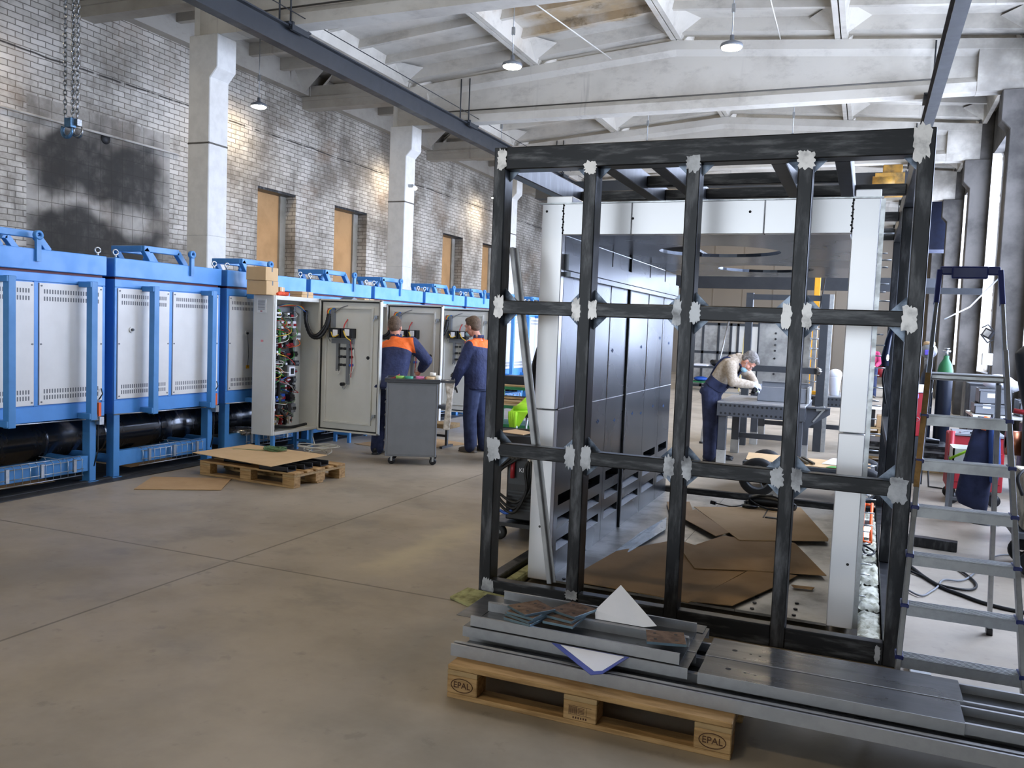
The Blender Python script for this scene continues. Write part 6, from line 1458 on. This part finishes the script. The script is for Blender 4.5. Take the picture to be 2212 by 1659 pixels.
# hanging jacket on a stand
t = T('coat_stand', 'thin dark stand on which the navy jacket hangs', 'stand', (1.12, 8.95, 0))
MB().cyl((1.12, 8.95, 0), (1.12, 8.95, 1.02), .015).build('pole', m_blackp, t); MB().lathe([(0, .02), (.14, .015), (.15, 0)], (1.12, 8.95, 0), n=20).build('base', m_blackp, t); MB().cyl((1.0, 8.95, .98), (1.24, 8.95, .98), .012).build('arm', m_blackp, t)
q = MB(); rings(q, [((1.06, 8.86, 1.0), (.05, 0, 0), (0, .03, 0)), ((1.05, 8.86, .85), (.10, 0, 0), (0, .05, 0)), ((1.02, 8.86, .55), (.13, 0, 0), (0, .06, 0)), ((.99, 8.86, .22), (.14, .0, -.04), (0, .07, 0)), ((1.0, 8.86, .14), (.12, 0, -.04), (0, .06, 0))], n=16)
t = T('hanging_jacket', 'navy work jacket with an orange patch hanging from the thin stand', 'jacket', (1.05, 8.86, .9)); q.build('cloth', m_navy, t, remesh=.015, smooth_it=3)
MB().tube([(1.10, 8.80, .97), (1.13, 8.80, .8), (1.15, 8.80, .55), (1.15, 8.81, .4)], [.03, .05, .05, .035], n=10).build('sleeve', mat('mid_blue_cloth', '#33508f', .8, var=.1), t, remesh=.012, smooth_it=2)
MB().tube([(1.06, 8.81, 1.0), (1.045, 8.79, .93), (1.035, 8.785, .88)], [.025, .03, .02], n=8).build('yoke_patch', m_orange, t)
# right edge: black coat, red valve, copper wire spool, cream machine
t = T('wire_spool_machine', 'wire feeder with a copper coloured wire spool at the right edge of the photo', 'wire feeder', (1.3, 8.3, 0))
MB().lathe([(.05, -.06), (.105, -.06), (.105, .06), (.05, .06)], (1.21, 8.3, .83), n=28, axis='X').build('wire_spool', m_copper, t); MB().lathe([(.03, .06), (.15, .06), (.15, .072), (.03, .072)], (1.21, 8.3, .83), n=28, axis='X').build('spool_flange', m_blackp, t)
MB().box((1.285, 8.05, .3), (1.65, 8.6, 1.0)).build('housing', m_blackp, t, bevel=.01); MB().box((1.3, 8.1, 0), (1.6, 8.55, .3)).build('pedestal', m_greyd, t)
t = T('coat_rack', 'dark coats piled on a rack at the very right edge of the photo', 'coat rack', (1.35, 8.0, 0))
MB().cyl((1.34, 7.85, 0), (1.34, 7.85, 1.75), .02).build('pole', m_blackp, t); q = MB(); rings(q, [((1.30, 7.85, 1.72), (.08, 0, 0), (0, .08, 0)), ((1.27, 7.85, 1.6), (.17, 0, 0), (0, .12, 0)), ((1.29, 7.85, 1.4), (.16, 0, 0), (0, .12, 0)), ((1.31, 7.85, 1.15), (.12, 0, 0), (0, .1, 0)), ((1.33, 7.85, .55), (.12, 0, 0), (0, .1, 0))], n=16); q.build('coat', m_black, t, remesh=.02, smooth_it=2)
MB().cyl((1.12, 7.8, 1.14), (1.3, 7.8, 1.12), .02).cyl((1.24, 7.74, 1.13), (1.24, 7.86, 1.13), .026).build('red_valve', m_redp, t)
t = T('cream_machine', 'scuffed cream coloured machine on a small trolley at the right edge of the photo', 'machine', (1.3, 7.2, 0))
MB().box((1.11, 6.95, .34), (1.7, 7.5, .74)).build('body', mat('scuffed_cream', '#b8b098', .6, col2='#6a6458', scale=9), t, bevel=.015, seg=2); MB().box((1.06, 6.9, .29), (1.72, 7.55, .33)).build('trolley_deck', m_greyd, t)
for y in (6.98, 7.45): MB().lathe([(.02, -.025), (.09, -.025), (.1, 0), (.09, .025), (.02, .025)], (1.2, y, .10), n=22, axis='Y').build('wheel', m_black, t); MB().box((1.18, y-.01, .1), (1.22, y+.01, .3)).build('fork', m_steel, t)
MB().tube(spline([(1.09, 6.93, .6), (1.05, 6.9, .72), (1.1, 6.94, .78), (1.2, 7., .76)], 5), .012, n=6).build('cable', m_black, t)
# floor: box section, cables, small bracket
tag(MB().bar((.30, 7.62, .04), (.77, 7.56, .04), .09, .08).build('steel_tube', m_steel, bevel=.004), 'short dark square steel tube lying on the floor behind the ladder', 'steel tube')
tag(MB().bar((.40, 9.1, .03), (.62, 9.12, .03), .06, .06).build('steel_tube', m_steel, bevel=.004), 'small dark steel block on the floor by the rear right frame corner', 'steel tube')
P_ = lambda pts: [(x, y, .012) for x, y in pts]
tag(MB().tube(spline(P_([(.28, 6.95), (.38, 6.87), (.487, 6.535), (.587, 6.316), (.687, 6.205), (.807, 6.083), (1.005, 6.005), (1.4, 6.0)]), 6), .012, n=7).build('floor_cable', m_black), 'thick black cable running across the floor behind the ladder to the right edge', 'cable')
tag(MB().tube(spline(P_([(.30, 6.8), (.48, 6.55), (.565, 6.39), (.715, 6.355), (.79, 6.467), (.788, 6.672), (.70, 7.0), (.64, 7.1)]), 6), .009, n=6).build('floor_cable', m_black), 'black cable bending in a hook shape on the floor behind the ladder', 'cable')
tag(MB().tube(spline(P_([(.29, 6.3), (.418, 6.053), (.50, 6.2), (.55, 6.35), (.60, 6.55), (.75, 6.66), (1.03, 7.5), (1.25, 7.63), (1.5, 7.6)]), 6), .007, n=6).build('floor_cable', m_wire['grey']), 'thin grey cable snaking on the floor behind the ladder', 'cable')
tag(MB().box((.30, 4.63, .0), (.40, 4.75, .006)).box((.30, 4.63, .0), (.306, 4.75, .05)).build('angle_bracket', m_galv), 'small steel angle bracket on the floor at the foot of the right frame post', 'bracket')
t = T('wire_trestle', 'thin bent steel stand on the floor behind the ladder', 'stand', (.86, 10.75, 0))
MB().tube([(.74, 10.8, .25), (.76, 10.78, .012), (.96, 10.7, .012), (.98, 10.72, .25)], .012, n=7).build('hoop', m_blackp, t); MB().tube([(.74, 10.8, .25), (.86, 10.75, .20), (.98, 10.72, .25)], .012, n=7).build('crossbar', m_blackp, t)

# ------------------------------------------------------------ far end of the hall
t = T('panel_gate', 'wide grey panelled gate in a dark grid frame at the far end', 'gate', (-4.0, 27.2, 0))
gx = [-5.25, -4.78, -4.30, -3.92, -3.7, -3.45, -3.05]
for a, c in zip(gx[:-1], gx[1:]):
    for z0, z1 in ((.05, 1.06), (1.14, 1.95)): MB().box((a+.03, 27.2, z0), (c-.03, 27.22, z1)).build('panel', m_stainw if a < -4. else m_cabinet, t)
for x in gx: MB().box((x-.035, 27.17, 0), (x+.035, 27.24, 2.03)).build('upright', m_darkpaint, t)
for zz in (0., 1.06, 1.95): MB().box((gx[0], 27.17, zz), (gx[-1], 27.24, zz+.08)).build('rail', m_darkpaint, t)
t = T('far_bench', 'dark work bench with a lower shelf in front of the panelled gate', 'work bench', (-4.5, 25.5, 0))
MB().box((-4.95, 25.3, .66), (-3.75, 26.0, .72)).build('top', m_darkpaint, t); MB().box((-4.95, 25.35, .22), (-3.75, 25.95, .26)).build('shelf', m_green, t)
for x in (-4.9, -3.85):
    for y in (25.35, 25.9): MB().box((x, y, 0), (x+.07, y+.07, .66)).build('leg', m_darkpaint, t)
tag(MB().sheet([(-4.8, 25.4, .722), (-4.3, 25.35, .722), (-4.2, 25.8, .75), (-4.7, 25.85, .74)], .03).build('paper_bundle', m_paper), 'white papers on the far dark bench', 'paper')
tag(MB().ell((-4.08, 25.6, .82), (.16, .14, .10)).ell((-4.2, 25.7, .84), (.08, .08, .08)).build('black_bag', m_blackp, remesh=.02, smooth_it=2), 'black bag on the far dark bench', 'bag')
tag(MB().ell((-4.5, 25.6, .33), (.22, .2, .07)).build('blue_cloth', m_wire['blue'], remesh=.02), 'blue cloth on the lower shelf of the far bench', 'cloth')
for k, (a, c, m_) in enumerate((((-4.05, 25.9, .73), (-3.96, 26.9, 2.12), m_alu), ((-3.42, 25.9, .0), (-3.44, 26.9, 2.12), mat('pale_yellow_pole', '#d2c388', .5, var=.03)))):
    tag(MB().cyl(a, c, .024, n=10).build('leaning_pole', m_), ['white pole leaning against the panelled gate from the far bench', 'yellowish pole leaning against the panelled gate'][k], 'pole', 'poles leaning on the gate')
t = T('jib_post', 'tall yellow crane post at the far end of the hall', 'crane post', (-1.42, 26.5, 0))
MB().box((-1.50, 26.42, 0), (-1.34, 26.58, 3.75)).build('post', m_yellow, t, bevel=.008); MB().box((-1.58, 26.35, 0), (-1.26, 26.65, .03)).build('base_plate', m_yellow, t)
MB().cyl((-1.2, 26.45, 3.6), (-1.38, 26.4, 1.8), .02).build('cable', m_black, t); MB().box((-1.55, 26.38, 3.7), (-1.3, 26.62, 3.8)).build('cap', m_yellow, t)
tag(MB().box((XL, 33.0, 3.42), (XR, 33.16, 3.9)).build('cross_girder', m_crane), 'long black steel girder crossing the far end of the hall', 'girder')
t = T('bridge_crane', 'dark overhead crane girder with an orange yellow hoist spanning under the roof', 'bridge crane', (-3.7, 21.0, 5.0))
MB().box((-8.2, 20.9, 5.02), (.85, 21.15, 5.42)).build('girder', m_crane, t); MB().box((-8.2, 20.85, 5.0), (.85, 21.2, 5.03)).build('girder_flange', m_crane, t)
for x in (-8.12, .78): MB().box((x-.15, 20.4, 5.42), (x+.15, 21.7, 5.555)).build('end_carriage', m_crane, t)
MB().box((-.05, 20.6, 4.85), (.55, 20.88, 5.35)).cyl((-.1, 20.72, 5.1), (.35, 20.72, 5.1), .2).build('hoist', mat('ochre_hoist', '#a87c2a', .5, col2='#5a4a2a', scale=4), t); MB().box((.1, 20.7, 5.35), (.5, 21.1, 5.55)).build('gearbox', mat('ochre_hoist', '#a87c2a'), t, bevel=.02)
tag(MB().box((1.2, 30.0, 4.6), (2.38, 31.2, 6.2)).build('shade_box', mat('navy_shade', '#232c48', .5, var=.1), bevel=.01), 'added dark blue box standing for shade high by the far windows', 'duct')  # solid box added to stand for a patch of bluish shade
t = T('air_compressor', 'red air compressor far behind the magenta worker', 'compressor', (.45, 27.5, 0))
MB().cyl((.28, 27.5, .75), (.62, 27.5, .75), .17, n=20).build('tank', m_redp, t)
for x in (.33, .57): MB().box((x-.03, 27.4, 0), (x+.03, 27.6, .6)).build('leg', m_steel, t)
MB().box((.36, 27.4, .92), (.54, 27.6, 1.05)).build('motor', m_blackp, t)
gas_cylinder('cream gas cylinder beside the red compressor at the far end', .74, 27.2, .14, 1.1, m_cabinet, m_cabinet)
gas_cylinder('green gas cylinder beside the cream one at the far end', 1.06, 27.3, .13, 1.55, m_greenb, m_greenb)
